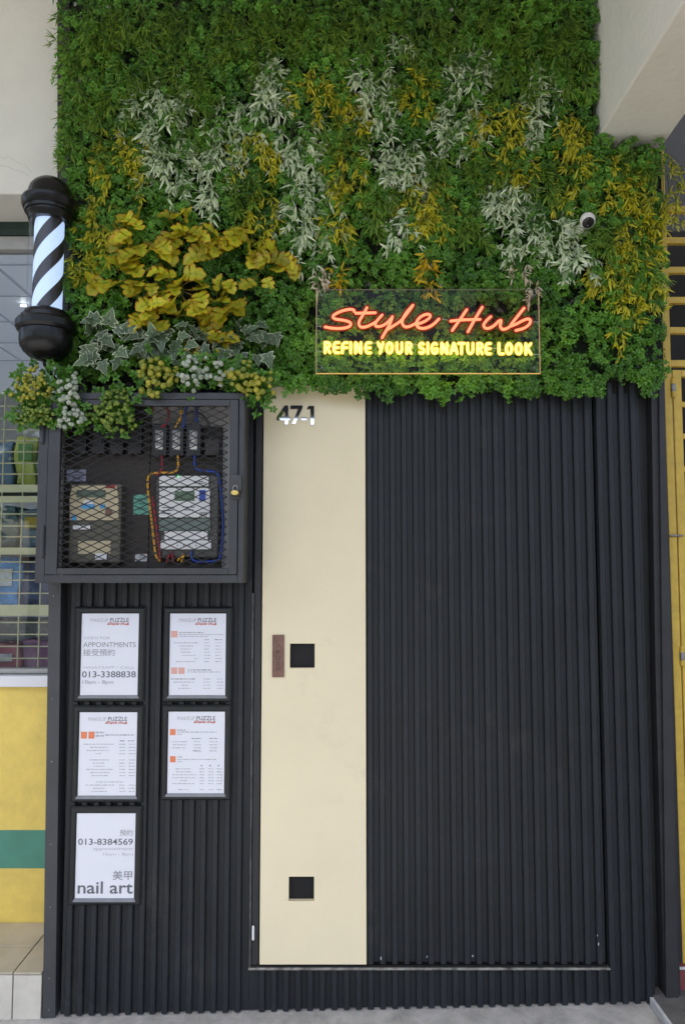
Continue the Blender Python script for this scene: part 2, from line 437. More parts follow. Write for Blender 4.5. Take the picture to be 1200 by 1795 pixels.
add_box(bm, XL, XR, NY, NY+0.06, zrow(437, NY), zg1-0.001); add_box(bm, XL, XR, NY+0.01, NY+0.06, zg0+0.001, zg0+0.02); add_box(bm, XL, XL+0.05, NY+0.005, NY+0.06, zg0+0.0205, zrow(437, NY)-0.0005); add_box(bm, XR-0.05, XR, NY+0.005, NY+0.06, zg0+0.0205, zrow(437, NY)-0.0005)
wfo = obj('window', bm, wf, shop, bevel=0.004)
bm = bmesh.new(); add_box(bm, XL, XR, NY+0.03, NY+0.036, zg0+0.021, zrow(437, NY)-0.001); obj('pane', bm, winglass, wfo)
# grille behind the pane
YG = NY+0.10
bm = bmesh.new()
for py in (689, 712, 734, 753, 772, 792, 812, 831, 901, 922, 941, 985, 1002, 1017, 1040, 1091, 1112, 1133, 1154, 1173):
    z = zrow(py, YG); add_tube(bm, [(XL, YG, z), (XR, YG, z)], 0.0028, 6, caps=False)
for k in range(-12, 5):
    x = at(38+k*36, 930, YG-0.006).x
    add_tube(bm, [(x, YG-0.006, zrow(1180, YG)), (x, YG-0.006, zrow(686, YG))], 0.0028, 6, caps=False)
for a_, b_ in ((850, 863), (870, 881), (960, 972), (1060, 1079)):
    add_box(bm, XL, XR, YG-0.012, YG+0.008, zrow(b_, YG), zrow(a_, YG))
gr = mat('grille_cream', (0.62, 0.58, 0.36), 0.5, var=0.1, vscale=20)
obj('window_grille', bm, gr, shop)
# interior of the shop
bm = bmesh.new()
ID = 2.6
add_box(bm, XL-1.5, XR+0.6, ID, ID+0.05, 0.1, 3.0); add_box(bm, XL-1.56, XL-1.501, NY+0.2, ID+0.05, 0.1, 3.0)                  # back wall
add_box(bm, XR+0.3, XR+0.35, NY+0.2, ID-0.001, 0.1, 2.955)         # side wall
add_box(bm, XL-1.5, XR+0.299, NY+0.2, ID-0.002, 0.05, 0.1)          # floor
obj('interior_wall', bm, mat('interior_grey', (0.55, 0.57, 0.60), 0.7, var=0.1, vscale=2), shop)
bm = bmesh.new(); add_box(bm, XL-1.5, XR+0.299, NY+0.2, ID-0.003, 2.96, 3.0)
for k in range(12):
    x = XR-0.05-k*0.3; add_box(bm, x, x+0.014, NY+0.21, ID-0.01, 2.956, 2.9595, 1)
for k in range(5):
    y = NY+0.55+k*0.42; add_box(bm, XL-1.4, XR+0.29, y, y+0.014, 2.9535, 2.9555, 1)
obj('interior_ceiling', bm, [mat('ceiling_panel', (0.74, 0.76, 0.78), 0.4, var=0.1, vscale=2), greyp], shop)
lp = at(30, 552, 1.25)
bm = bmesh.new(); add_tube(bm, [(-1.79, 1.43, 2.94), (-1.765, 1.43, 2.94)], 0.005, 10)
tube = obj('ceiling_lamp', bm, mat('shop_lamp', (0.9, 0.9, 0.9), 0.4, emit=(0.92, 0.96, 1.0), estr=3.0), None)
tag(tube, 'short lit strip lamp under the ceiling inside the neighbouring shop', 'lamp')

def package(px0, py0, px1, py1, Y, col, label, stripe=None, sy=(0.4, 0.7), cat='package', name='package'):
    t = thing(name, label, cat, (at((px0+px1)/2, py1, Y).x, Y, at((px0+px1)/2, py1, Y).z), 'goods behind the window grille')
    bm = bmesh.new(); box_px(bm, px0, py0, px1, py1, Y, Y+0.16)
    bmesh.ops.subdivide_edges(bm, edges=bm.edges[:], cuts=5, use_grid_fill=True)
    for v in bm.verts: v.co += Vector((0.008*math.sin(v.co.z*31), 0.010*math.sin(v.co.x*37+v.co.z*23), 0.004*math.sin(v.co.x*50)))
    obj('packet', bm, mat('packet_'+name, col, 0.25, var=0.3, vscale=12), t, smooth=True, bevel=0.006)
    if stripe:
        bm = bmesh.new(); h = py1-py0
        box_px(bm, px0+(px1-px0)*0.15, py0+h*sy[0], px1-(px1-px0)*0.15, py0+h*sy[1], Y-0.016, Y-0.012)
        obj('packet_label', bm, mat('packet_label', stripe, 0.4, var=0.3, vscale=30), t)
YP = 0.62
package(-60, 975, 36, 1062, YP, (0.16, 0.42, 0.85), 'bright blue packet with a white label behind the window grille', (0.75, 0.8, 0.85), (0.25, 0.6))
package(40, 985, 100, 1060, YP+0.03, (0.05, 0.08, 0.20), 'dark navy packet beside the bright blue one in the window')
package(27, 765, 62, 850, YP+0.1, (0.62, 0.66, 0.14), 'yellow green packet on the top row of the shop window', (0.12, 0.30, 0.06), (0.15, 0.5))
package(-60, 775, 22, 850, YP+0.1, (0.14, 0.22, 0.34), 'dusky blue packet at the left end of the top window row')
package(62, 775, 110, 850, YP+0.12, (0.22, 0.30, 0.20), 'dull green packet on the top window row beside the meter cage')
package(-60, 888, 30, 960, YP+0.06, (0.11, 0.19, 0.20), 'dark teal packet on the second row of the shop window')
package(34, 892, 100, 960, YP+0.08, (0.20, 0.30, 0.38), 'slate packet with a small yellow label on the second window row', (0.55, 0.42, 0.05), (0.2, 0.5))
package(-60, 1128, 36, 1180, YP, (0.48, 0.12, 0.17), 'wine red packet at the bottom of the shop window', (0.5, 0.5, 0.52), (0.35, 0.6))
package(40, 1122, 100, 1180, YP+0.03, (0.30, 0.10, 0.24), 'plum coloured packet at the bottom of the shop window')
package(-60, 1085, 100, 1124, YP+0.16, (0.28, 0.33, 0.38), 'wide grey packet lying behind the red one in the window')
bm = bmesh.new()
for py in (852, 964, 1066, 1184):
    z = zrow(py, YP); add_box(bm, XL, XR+0.25, YP-0.05, YP+0.4, z-0.03, z-0.004)
o = obj('display_shelf', bm, greyp); tag(o, 'grey display shelves behind the grilled shop window', 'shelf')

# tiled step in front of the yellow wall
SZ = at(45, 1706, 0.0).z
XS = at(74, 1740, 0.0).x
tile = mat('beige_tile', (0.52, 0.46, 0.36), 0.35, spec=0.5, var=0.2, vscale=9, stain=[((0.30, 0.26, 0.20), 5.0, 0.56, 0.6)])
grout = mat('dark_grout', (0.24, 0.22, 0.18), 0.8)
st = thing('tiled_step', 'low beige tiled step along the foot of the yellow wall', 'step', (XS-0.5, 0.1, 0))
bm = bmesh.new(); add_box(bm, XL, XS-0.001, 0.004, NY+0.1, gz(XL)-0.05, SZ-0.004); obj('core', bm, grout, st)
bm = bmesh.new()
x = XS-0.10
add_box(bm, x+0.004, XS-0.002, -0.004, NY-0.002, SZ-0.003, SZ+0.004)
while x > XL+0.31:
    add_box(bm, x-0.297, x, -0.004, 0.172, SZ-0.003, SZ+0.004)
    add_box(bm, x-0.297, x, 0.176, NY-0.002, SZ-0.003, SZ+0.004); x -= 0.30
obj('top_tile', bm, tile, st, bevel=0.0015)
bm = bmesh.new(); x = XS-0.10
add_box(bm, x+0.004, XS-0.002, -0.002, 0.003, gz(x)-0.03, SZ-0.006)
while x > XL+0.31:
    add_box(bm, x-0.297, x, -0.002, 0.003, gz(x)-0.03, SZ-0.006); x -= 0.30
obj('riser_tile', bm, mat('pale_tile', (0.60, 0.57, 0.50), 0.4, var=0.15, vscale=14), st, bevel=0.0015)

# ------------------------------------------------------------------ the black shopfront
front = thing('black_shopfront', 'black fluted shopfront with a cream panelled door below the plant wall', 'shopfront', (0, 0.02, 0))
PER, RW, RD = 0.0408, 0.0192, 0.0145
def ribs(name, x0, x1, zlo, zhi, Y0, m, parent, phase=0.0):
    """Fluted cladding: upright ribs RD proud of their sheet, the foot following zlo(x)."""
    prof = [(x0, Y0+RD)]
    k = math.ceil((x0-phase)/PER)
    x = phase+k*PER
    c, ch = RW/2, 0.0022
    while x+c < x1:
        if x-c > x0:
            prof += [(x-c-0.0012, Y0+RD), (x-c, Y0+ch), (x-c+ch, Y0), (x+c-ch, Y0), (x+c, Y0+ch), (x+c+0.0012, Y0+RD)]
        x += PER
    prof += [(x1, Y0+RD), (x1, Y0+RD+0.02), (x0, Y0+RD+0.02)]
    bm = bmesh.new()
    lo = [bm.verts.new((px, py, zlo(px))) for px, py in prof]; hi = [bm.verts.new((px, py, zhi)) for px, py in prof]
    n = len(prof)
    for i in range(n):
        j = (i+1) % n; bm.faces.new((lo[i], lo[j], hi[j], hi[i]))
    bm.faces.new(lo[::-1]); bm.faces.new(hi)
    return obj(name, bm, m, parent)
ztop = at(600, 674, 0.0).z-0.04
DX0, DX1 = at(457, 1300, 0.0).x, at(1055, 1300, 0.0).x          # door leaf
DJ = at(441, 1300, 0.0).x                                        # hinge side jamb
DZ = at(750, 1692, 0.0).z
CXR = at(641, 1300, 0.0).x                                      # cream panel's right edge
XA, XB = at(88, 1500, 0.0).x, at(1143, 1500, 0.0).x
PH = at(671, 1740, 0.0).x
foot = lambda x: gz(x)+0.006
ribs('fluted_cladding', XA+0.045, DJ-0.004, foot, ztop+0.05, 0.0, black, front, PH)
ribs('fluted_cladding', DJ-0.0035, DX1+0.004, foot, DZ-0.016, 0.0, black, front, PH)
ribs('fluted_cladding', DX1+0.0045, XB, foot, ztop+0.05, 0.0, black, front, PH)
# upper board the plants hang on, and the carcass behind everything
bm = bmesh.new()
prism_px(bm, [(101, -40), (1034, -40), (1042, 262), (1158, 262), (1161, 690), (101, 690)], 0.012, 0.06)
obj('upper_board', bm, backing, front)
bm = bmesh.new(); prism_px(bm, [(128, -40), (1030, -40), (1040, 264), (1146, 264), (1142, 668), (128, 668)], 0.004, 0.0115); obj('plant_net', bm, netm, front)
bm = bmesh.new(); add_box(bm, XA, XB+0.12, 0.062, 0.10, 0.0, 4.295); obj('carcass', bm, blackp, front)
# corner trims
bm = bmesh.new()
prism_px(bm, [(86, 1015), (107, 1015), (97, 1783), (75, 1785)], -0.004, 0.30)
for py in (1045, 1225, 1335, 1480, 1590, 1715, 1770):
    p = at(94-(py-1045)*0.011, py, -0.004); add_lathe(bm, [(0, -0.0), (0.0024, 0.0), (0.0022, 0.0012), (0.0, 0.0016)], p, 10, Vector((0, -1, 0)), 1)
obj('corner_trim', bm, [blacktrim, steel], front)
bm = bmesh.new(); prism_px(bm, [(103, -40), (122, -40), (127, 400), (112, 690), (100, 690)], 0.006, 0.34)
obj('upper_corner_trim', bm, mat('brown_black_trim', (0.022, 0.020, 0.018), 0.5), front)
bm = bmesh.new()
prism_px(bm, [(1140, 640), (1163, 640), (1173, 1170), (1192, 1752), (1164, 1752), (1148, 1170)], 0.010, 0.055)
for py in (1180, 1345):
    p = at(1163, py, 0.010); add_lathe(bm, [(0, 0.0), (0.003, 0.0), (0.003, 0.0012), (0, 0.002)], p, 10, Vector((0, -1, 0)), 1)
prism_px(bm, [(1167, 1755), (1189, 1755), (1163, 640), (1154, 640)][::-1], -0.004, 0.0098)
obj('corner_trim', bm, [blackp, steel], front)

# door: one part of the shopfront with its own pieces
bm = bmesh.new(); add_box(bm, DX0+0.001, DX1-0.003, 0.045, 0.0615, DZ, ztop+0.04); door = obj('door', bm, blackp, front)
ribs('fluted_panel', CXR+0.002, DX1-0.003, lambda x: DZ+0.002, ztop+0.04, 0.0015, black, door, PH)
xs = [DX0+0.002, at(508, 1150, 0.0).x, at(551.5, 1150, 0.0).x, CXR]
zsn = [DZ+0.004, at(525, 1579, 0.0).z, at(525, 1536, 0.0).z, at(530, 1171, 0.0).z, at(530, 1128, 0.0).z, ztop+0.035]
bm = bmesh.new()
gv = [[bm.verts.new((x, -0.003, z)) for x in xs] for z in zsn]
for i in range(5):
    for j in range(3):
        if j == 1 and i in (1, 3): continue
        bm.faces.new((gv[i][j], gv[i][j+1], gv[i+1][j+1], gv[i+1][j]))
o = obj('cream_panel', bm, cream, door)
# recalc can flip an open sheet, so give the thickness by hand toward the wall
bmx = bmesh.new(); bmx.from_mesh(o.data)
ret = bmesh.ops.extrude_face_region(bmx, geom=bmx.faces[:])
for v in ret['geom']:
    if isinstance(v, bmesh.types.BMVert): v.co.y += 0.019
bmesh.ops.recalc_face_normals(bmx, faces=bmx.faces[:]); bmx.to_mesh(o.data); bmx.free()
for za, zb_ in ((zsn[1], zsn[2]), (zsn[3], zsn[4])):
    bm = bmesh.new(); add_box(bm, xs[1]+0.0006, xs[2]-0.0006, 0.0165, 0.022, za+0.0006, zb_-0.0006)
    obj('pull_recess', bm, dark, door)
bm = bmesh.new(); box_px(bm, 477, 1113, 498, 1187, -0.0075, -0.0032)
p0 = -0.0079
dk = mat('engraved_brown', (0.075, 0.04, 0.035), 0.6)
add_text(bm, '\u5165', 482, 1126, 493.5, 1137, p0, 1)
for ch, ya in (('P', 1140), ('U', 1150), ('S', 1159.5), ('H', 1168.5)):
    add_text(bm, ch, 484.5, ya, 491, ya+7, p0, 1, bold=0.02)
obj('push_plate', bm, [wood, dk], door)
bm = bmesh.new()
def num(pts): prism_px(bm, [(470+x/12, 695+y/12) for x, y in pts], -0.008, -0.0032)
num([(350, 315), (265, 430), (180, 430), (345, 190), (350, 190)])
num([(350.5, 190), (420, 190), (420, 585), (350.5, 585)]); num([(180, 431), (350, 431), (350, 500), (180, 500)]); num([(420.5, 431), (455, 431), (455, 500), (420.5, 500)])
num([(465, 190), (720, 190), (720, 235), (570, 575), (495, 575), (630, 262), (465, 262)])
num([(690, 440), (812, 440), (806, 500), (696, 500)])
num([(845, 200), (962, 200), (962, 590), (888, 590), (888, 265), (808, 265)])
obj('house_number', bm, mirror, door)
# door surround: hinge jamb, worn metal edge, threshold
bm = bmesh.new()
add_box(bm, DJ+0.004, DX0-0.003, 0.004, 0.05, DZ-0.002, ztop+0.04)
obj('door_jamb', bm, blackp, front, bevel=0.002)
bm = bmesh.new()
add_box(bm, DJ-0.002, DJ+0.0035, -0.004, 0.01, DZ-0.012, at(441, 1040, 0.0).z)
p = at(445, 1634, 0.0); add_tube(bm, [(p.x-0.002, -0.006, p.z-0.02), (p.x-0.002, -0.006, p.z+0.02)], 0.0042, 8, 1)
obj('jamb_edge', bm, [mat('worn_edge', (0.10, 0.10, 0.105), 0.4, metal=0.3, col2=(0.03, 0.03, 0.032), vscale=22), white], front)
bm = bmesh.new(); add_box(bm, DJ-0.004, DX1+0.006, -0.006, 0.02, DZ-0.0135, DZ-0.006)
obj('threshold', bm, alu, front, bevel=0.001)
bm = bmesh.new(); add_box(bm, DX0, DX1-0.002, 0.0, 0.04, DZ-0.0058, DZ-0.0005); obj('door_gap', bm, dark, front)
bm = bmesh.new()
for px, py, s in ((667, 1680, 1.2), (748, 1677, 0.8), (828, 1676, 0.8), (1048, 1655, 1.0), (1046, 1640, 0.7)):
    bm = bmesh.new(); p = at(px, py, -0.001); add_tube(bm, [(p.x, -0.0005, p.z-0.003*s), (p.x+0.0006, -0.0005, p.z+0.003*s)], 0.0014*s, 6)
    obj('paint_chip', bm, white, front)

Az = lambda p: (550+p[0]/5.714, 500+p[1]/5.714)
Bz = lambda p: (740+p[0]/5.714, 500+p[1]/5.714)
strokes = [
    [Az(p) for p in ((405, 265), (395, 247), (350, 242), (280, 258), (215, 288), (190, 315), (215, 338), (290, 350), (350, 366), (370, 391), (345, 417), (285, 431), (200, 432), (112, 418))],
    [Az(p) for p in ((530, 225), (490, 298), (455, 358), (452, 398), (478, 420), (530, 413), (590, 385), (622, 365))],
    [Az(p) for p in ((420, 281), (520, 278), (615, 275))],
    [Az(p) for p in ((682, 298), (640, 345), (614, 385), (625, 411), (670, 410), (722, 384), (770, 335), (785, 315))],
    [Az(p) for p in ((785, 315), (765, 375), (740, 425), (705, 485), (683, 525))],
    [Az(p) for p in ((735, 445), (790, 410), (870, 355), (930, 285), (990, 200))],
    [Az(p) for p in ((990, 200), (930, 268), (892, 330), (884, 382), (908, 414), (950, 414), (1010, 387), (1035, 372))],
    [Az(p) for p in ((1040, 388), (1100, 366), (1150, 332), (1163, 302), (1132, 290), (1080, 309), (1040, 345), (1024, 385), (1045, 422), (1095, 432), (1150, 417), (1200, 387), (1250, 338))],
    [Bz(p) for p in ((442, 245), (372, 348), (298, 452))],
    [Bz(p) for p in ((598, 220), (530, 330), (455, 465))],
    [Bz(p) for p in ((282, 359), (400, 347), (575, 342))],
    [Bz(p) for p in ((682, 315), (640, 355), (613, 395), (624, 425), (660, 432), (715, 405), (760, 362), (785, 352), (782, 380), (778, 410), (800, 440), (840, 434), (880, 410))],
    [Bz(p) for p in ((1015, 230), (950, 312), (893, 385), (885, 408), (935, 390), (1000, 356), (1050, 338), (1079, 352), (1068, 390), (1015, 430), (935, 452))],
]
def small_script(bm, x0, y0, x1, y1, Y, mi):
    for st_ in strokes:
        q = [at(x0+(x-568)/(932-568)*(x1-x0), y0+(y-531)/(592-531)*(y1-y0), Y) for x, y in st_]
        add_tube(bm, smooth_path(q, 3), 0.00125, 4, mi, flat=0.25)
# ------------------------------------------------------------------ framed notices
ink = mat('grey_ink', (0.12, 0.125, 0.145), 0.7); ink2 = mat('faded_ink', (0.22, 0.225, 0.25), 0.7); ink3 = mat('very_faded_ink', (0.38, 0.39, 0.42), 0.7)
inkr = mat('red_ink', (0.50, 0.14, 0.10), 0.7); inko = mat('orange_square', (0.72, 0.22, 0.10), 0.6); inkp = mat('faded_pink_square', (0.66, 0.36, 0.30), 0.6)
framem = mat('frame_black', (0.016, 0.018, 0.019), 0.38, spec=0.35, var=0.2, vscale=20)
paper = bpy.data.materials.new('notice_paper'); paper.use_nodes = True
n_ = paper.node_tree; p_ = n_.nodes['Principled BSDF']; p_.inputs['Base Color'].default_value = (0.70, 0.715, 0.77, 1); p_.inputs['Roughness'].default_value = 0.22
tc_ = n_.nodes.new('ShaderNodeTexCoord'); nz_ = n_.nodes.new('ShaderNodeTexNoise'); nz_.inputs['Scale'].default_value = 7; nz_.inputs['Detail'].default_value = 2
bn_ = n_.nodes.new('ShaderNodeBump'); bn_.inputs['Strength'].default_value = 0.5; bn_.inputs['Distance'].default_value = 0.012
n_.links.new(tc_.outputs['Object'], nz_.inputs['Vector']); n_.links.new(nz_.outputs['Fac'], bn_.inputs['Height']); n_.links.new(bn_.outputs['Normal'], p_.inputs['Normal'])
PMATS = [paper, ink, ink2, ink3, inkr, inko, inkp]
YPP = -0.0075
lipm = mat('lip_sky_sheen', (0.16, 0.17, 0.18), 0.35, metal=0.4, var=0.2, vscale=30)  # paler than the frame: sky sheen of the lower slope put into colour
SCRIPT = {}
def notice(x0, y0, x1, y1, label, writer):
    """x0..y1: the visible sheet in pixels."""
    c = at((x0+x1)/2, (y0+y1)/2, 0.0)
    t = thing('framed_notice', label, 'notice', (c.x, 0, c.z), 'framed notices on the fluted wall')
    a, b = at(x0, (y0+y1)/2, YPP).x, at(x1, (y0+y1)/2, YPP).x
    z0, z1 = at((x0+x1)/2, y1, YPP).z, at((x0+x1)/2, y0, YPP).z
    bm = bmesh.new()
    def loop(e, eb, y): return [bm.verts.new(v) for v in ((a-e, y, z0-eb), (b+e, y, z0-eb), (b+e, y, z1+e), (a-e, y, z1+e))]
    L = [loop(0.0225, 0.0225, -0.0005), loop(0.022, 0.022, -0.007), loop(0.016, 0.017, -0.0125), loop(0.0075, 0.011, -0.0135), loop(0.0045, 0.0095, -0.0130), loop(-0.0008, -0.0008, YPP-0.001)]
    for p, q in zip(L, L[1:]):
        for i in range(4):
            j = (i+1) % 4; bm.faces.new((p[i], p[j], q[j], q[i]))
    fr_ = obj('frame', bm, framem, t)
    bm = bmesh.new(); zl_ = z0-0.0088
    v = [bm.verts.new(c_) for c_ in ((a-0.006, -0.0145, zl_), (b+0.006, -0.0145, zl_), (b+0.001, YPP-0.0022, z0+0.0004), (a-0.001, YPP-0.0022, z0+0.0004), (a-0.006, -0.0120, zl_-0.0012), (b+0.006, -0.0120, zl_-0.0012), (b+0.001, YPP-0.0006, z0-0.0004), (a-0.001, YPP-0.0006, z0-0.0004))]
    for f in ((0, 1, 2, 3), (4, 7, 6, 5), (0, 4, 5, 1), (1, 5, 6, 2), (2, 6, 7, 3), (3, 7, 4, 0)): bm.faces.new([v[i] for i in f])
    obj('bottom_sheen_lip', bm, lipm, fr_)
    bm = bmesh.new(); add_box(bm, a-0.004, b+0.004, YPP, -0.001, z0-0.004, z1+0.004)
    W = lambda s, u0, v0, u1, v1, mi, bold=0.0: small_script(bm, x0+(x1-x0)*u0, y0+(y1-y0)*v0, x0+(x1-x0)*u1, y0+(y1-y0)*v1, YPP-0.0005, mi) if s is None else add_text(bm, s, x0+(x1-x0)*u0, y0+(y1-y0)*v0, x0+(x1-x0)*u1, y0+(y1-y0)*v1, YPP-0.0004, mi, bold)
    def Q(u0, v0, u1, v1, mi):
        p, q = at(x0+(x1-x0)*u0, y0+(y1-y0)*v1, YPP-0.0004), at(x0+(x1-x0)*u1, y0+(y1-y0)*v0, YPP-0.0004)
        add_box(bm, p.x, q.x, YPP-0.0006, YPP-0.0002, p.z, q.z, mi)
    def line(u0, u1, v, mi=3, h=0.010):
        """one line of print too small to read: word-length dashes"""
        u = u0
        while u < u1-0.01:
            wd = min(u1-u, random.uniform(0.025, 0.085)); k = random.uniform(0.7, 1.1)
            Q(u, v-h*0.5*k, u+wd, v+h*0.5*k, mi); u += wd+0.014
    writer(W, Q, line)
    obj('sheet', bm, PMATS, t)
def head(W, Q):
    W('MAKEUP', 0.17, 0.062, 0.475, 0.107, 3); W('PUZZLE', 0.505, 0.058, 0.835, 0.107, 1, 0.01)
    W(None, 0.455, 0.104, 0.835, 0.152, 4)
def n1(W, Q, line):
    head(W, Q)
    W('OPEN FOR', 0.05, 0.285, 0.51, 0.318, 3); W('APPOINTMENTS', 0.04, 0.352, 0.955, 0.412, 2)
    W('\u63a5\u53d7\u9810\u7d04', 0.04, 0.435, 0.59, 0.52, 2); W('WHATSAPP / CALL', 0.03, 0.645, 0.93, 0.675, 3)
    W('013-3388838', 0.02, 0.705, 0.955, 0.782, 1, 0.012); W('10am - 8pm', 0.03, 0.815, 0.565, 0.872, 2)
def n2(W, Q, line):
    head(W, Q)
    Q(0.03, 0.215, 0.145, 0.293, 6); Q(0.03, 0.66, 0.14, 0.738, 6); Q(0.16, 0.66, 0.27, 0.738, 6)
    line(0.17, 0.62, 0.235, 2); line(0.17, 0.96, 0.258); line(0.17, 0.68, 0.282)
    line(0.62, 0.70, 0.322, 2); line(0.80, 0.93, 0.322, 2)
    for i, (u0, u1) in enumerate(((0.08, 0.52), (0.16, 0.42), (0.20, 0.38), (0.21, 0.37), (0.22, 0.48), (0.44, 0.52), (0.12, 0.46))):
        v = 0.36+i*0.038; line(u0, u1, v); line(0.62, 0.72, v); line(0.81, 0.92, v)
    line(0.32, 0.74, 0.69, 2); line(0.32, 0.90, 0.715)
    for i, (u0, u1) in enumerate(((0.03, 0.45), (0.07, 0.45), (0.22, 0.33), (0.16, 0.38))):
        v = 0.80+i*0.038; line(u0, u1, v, 2 if i == 0 else 3); line(0.60, 0.72, v); line(0.84, 0.95, v)
def n3(W, Q, line):
    head(W, Q)
    Q(0.04, 0.235, 0.145, 0.318, 5); Q(0.17, 0.235, 0.275, 0.318, 5)
    line(0.29, 0.44, 0.245, 3, 0.02); line(0.29, 0.44, 0.285, 3, 0.02); line(0.46, 0.95, 0.275, 2)
    line(0.71, 0.79, 0.345, 2); line(0.85, 0.97, 0.345, 2)
    for i, (u0, u1) in enumerate(((0.09, 0.60), (0.20, 0.52), (0.14, 0.53), (0.30, 0.39), (0, 0), (0.19, 0.52), (0.24, 0.46), (0.26, 0.44), (0.13, 0.60), (0.20, 0.53), (0.22, 0.50), (0, 0), (0.3, 0.78), (0.12, 0.62), (0.25, 0.47), (0.22, 0.49))):
        if u1 == 0: continue
        v = 0.385+i*0.0375; line(u0, u1, v)
        if i != 12: line(0.70, 0.80, v); line(0.86, 0.97, v)
def n4(W, Q, line):
    head(W, Q)
    Q(0.04, 0.215, 0.14, 0.29, 5); Q(0.04, 0.545, 0.14, 0.62, 5)
    line(0.17, 0.33, 0.228, 2); line(0.17, 0.88, 0.252); line(0.17, 0.25, 0.28)
    line(0.42, 0.58, 0.33, 2); line(0.73, 0.88, 0.33, 2)
    for i in range(4):
        v = 0.37+i*0.037; line(0.08 if i < 3 else 0.44, 0.34 if i < 3 else 0.55, v); line(0.46, 0.58, v); line(0.73, 0.88, v)
    line(0.17, 0.25, 0.555, 2); line(0.17, 0.85, 0.585); line(0.17, 0.25, 0.612)
    for u in (0.58, 0.73, 0.88): line(u, u+0.025, 0.66, 2, 0.02)
    for i, (u0, u1) in enumerate(((0.14, 0.40), (0.15, 0.42), (0.08, 0.50), (0.08, 0.48), (0.22, 0.34), (0.08, 0.48), (0, 0), (0.18, 0.38))):
        if u1 == 0: continue
        v = 0.70+i*0.036; line(u0, u1, v); line(0.56, 0.65, v); line(0.71, 0.80, v); line(0.86, 0.96, v)
def n5(W, Q, line):
    W('\u9810\u7d04', 0.74, 0.195, 0.96, 0.268, 2); W('013-8384569', 0.04, 0.30, 0.965, 0.375, 1, 0.012)
    W('appointment', 0.29, 0.40, 0.965, 0.448, 3); W('10am - 8pm', 0.46, 0.465, 0.965, 0.508, 3)
    W('\u7f8e\u7532', 0.62, 0.675, 0.955, 0.785, 2, 0.01); W('nail art', 0.03, 0.80, 0.965, 0.945, 1, 0.014)
notice(142, 1075, 243, 1219, 'framed notice headed APPOINTMENTS with the phone number ending 8838', n1)
notice(297, 1075, 396, 1219, 'framed price list with three faded pink squares, right of the APPOINTMENTS notice', n2)
notice(138, 1248, 240, 1395, 'framed price list with two orange squares side by side under the APPOINTMENTS notice', n3)
notice(294, 1247, 394, 1391, 'framed price list with two orange squares one above the other, right column', n4)
notice(133, 1425, 237, 1575, 'lowest framed notice, advertising nail art in large grey letters', n5)

# ------------------------------------------------------------------ meter cage
CYF = -0.150
cagem = mat('cage_grey_steel', (0.038, 0.041, 0.047), 0.42, spec=0.5, var=0.2, vscale=14)
meshm = mat('mesh_black', (0.016, 0.016, 0.017), 0.5, spec=0.25)
cc = at(248, 1022, CYF)
cage = thing('meter_cage', 'dark steel cage with an expanded mesh door over the electricity meters', 'cabinet', (cc.x, -0.07, cc.z))
bm = bmesh.new()
cx0, cx1 = at(66, 860, CYF).x, at(428, 860, CYF).x
cz0, cz1 = at(250, 1022, CYF).z, at(250, 688, CYF).z
T = 0.0045
add_box(bm, cx0, cx0+T, CYF, -0.001, cz0, cz1); add_box(bm, cx1-T, cx1, CYF, -0.001, cz0, cz1)
add_box(bm, cx0+T, cx1-T, CYF, -0.001, cz0, cz0+T); add_box(bm, cx0+T, cx1-T, CYF, -0.001, cz1-T, cz1)
ix0, ix1 = at(84, 860, CYF).x, at(417, 860, CYF).x
iz0, iz1 = at(250, 1007, CYF).z, at(250, 701, CYF).z
Yd = CYF+0.004
add_box(bm, cx0+0.001, ix0-0.002, CYF-0.003, Yd, cz0+0.001, cz1-0.001); add_box(bm, ix1+0.002, cx1-0.001, CYF-0.003, Yd, cz0+0.001, cz1-0.001)
add_box(bm, ix0-0.0018, ix1+0.0018, CYF-0.003, Yd, cz0+0.001, iz0-0.002); add_box(bm, ix0-0.0018, ix1+0.0018, CYF-0.003, Yd, iz1+0.002, cz1-0.001)
obj('casing', bm, cagem, cage, bevel=0.0015)
bm = bmesh.new()
mx0, mx1 = at(105, 860, CYF).x, at(402, 860, CYF).x
mz0, mz1 = at(250, 996, CYF).z, at(250, 712, CYF).z
Ya, Yb = CYF-0.007, CYF+0.012
add_box(bm, ix0, mx0, Ya, Yb, iz0, iz1); add_box(bm, mx1, ix1, Ya, Yb, iz0, iz1)
add_box(bm, mx0+0.0002, mx1-0.0002, Ya, Yb, iz0, mz0); add_box(bm, mx0+0.0002, mx1-0.0002, Ya, Yb, mz1, iz1)
cdoor = obj('door', bm, cagem, cage, bevel=0.002)
bm = bmesh.new()                                                  # expanded metal
cw, chh = 28/pxm(CYF), 13.2/pxm(CYF)
Ym = CYF+0.006
nx, nz = int((mx1-mx0)/cw*2)+3, int((mz1-mz0)/chh*2)+3
def strand(ax, az, bx, bz):
    d = Vector((bx-ax, 0, bz-az)); nn = Vector((-d.z, 0, d.x)).normalized()*0.0016
    for y in (Ym,):
        A = [Vector((ax, y-0.0015, az)), Vector((bx, y+0.0005, bz))]
        q = [A[0]+nn, A[1]+nn, A[1]-nn, A[0]-nn]; u = [bm.verts.new(v) for v in q]; l = [bm.verts.new(v+Vector((0, 0.0022, 0))) for v in q]
        bm.faces.new(u); bm.faces.new(l[::-1])
        for i in range(4):
            j = (i+1) % 4; bm.faces.new((u[i], l[i], l[j], u[j]))
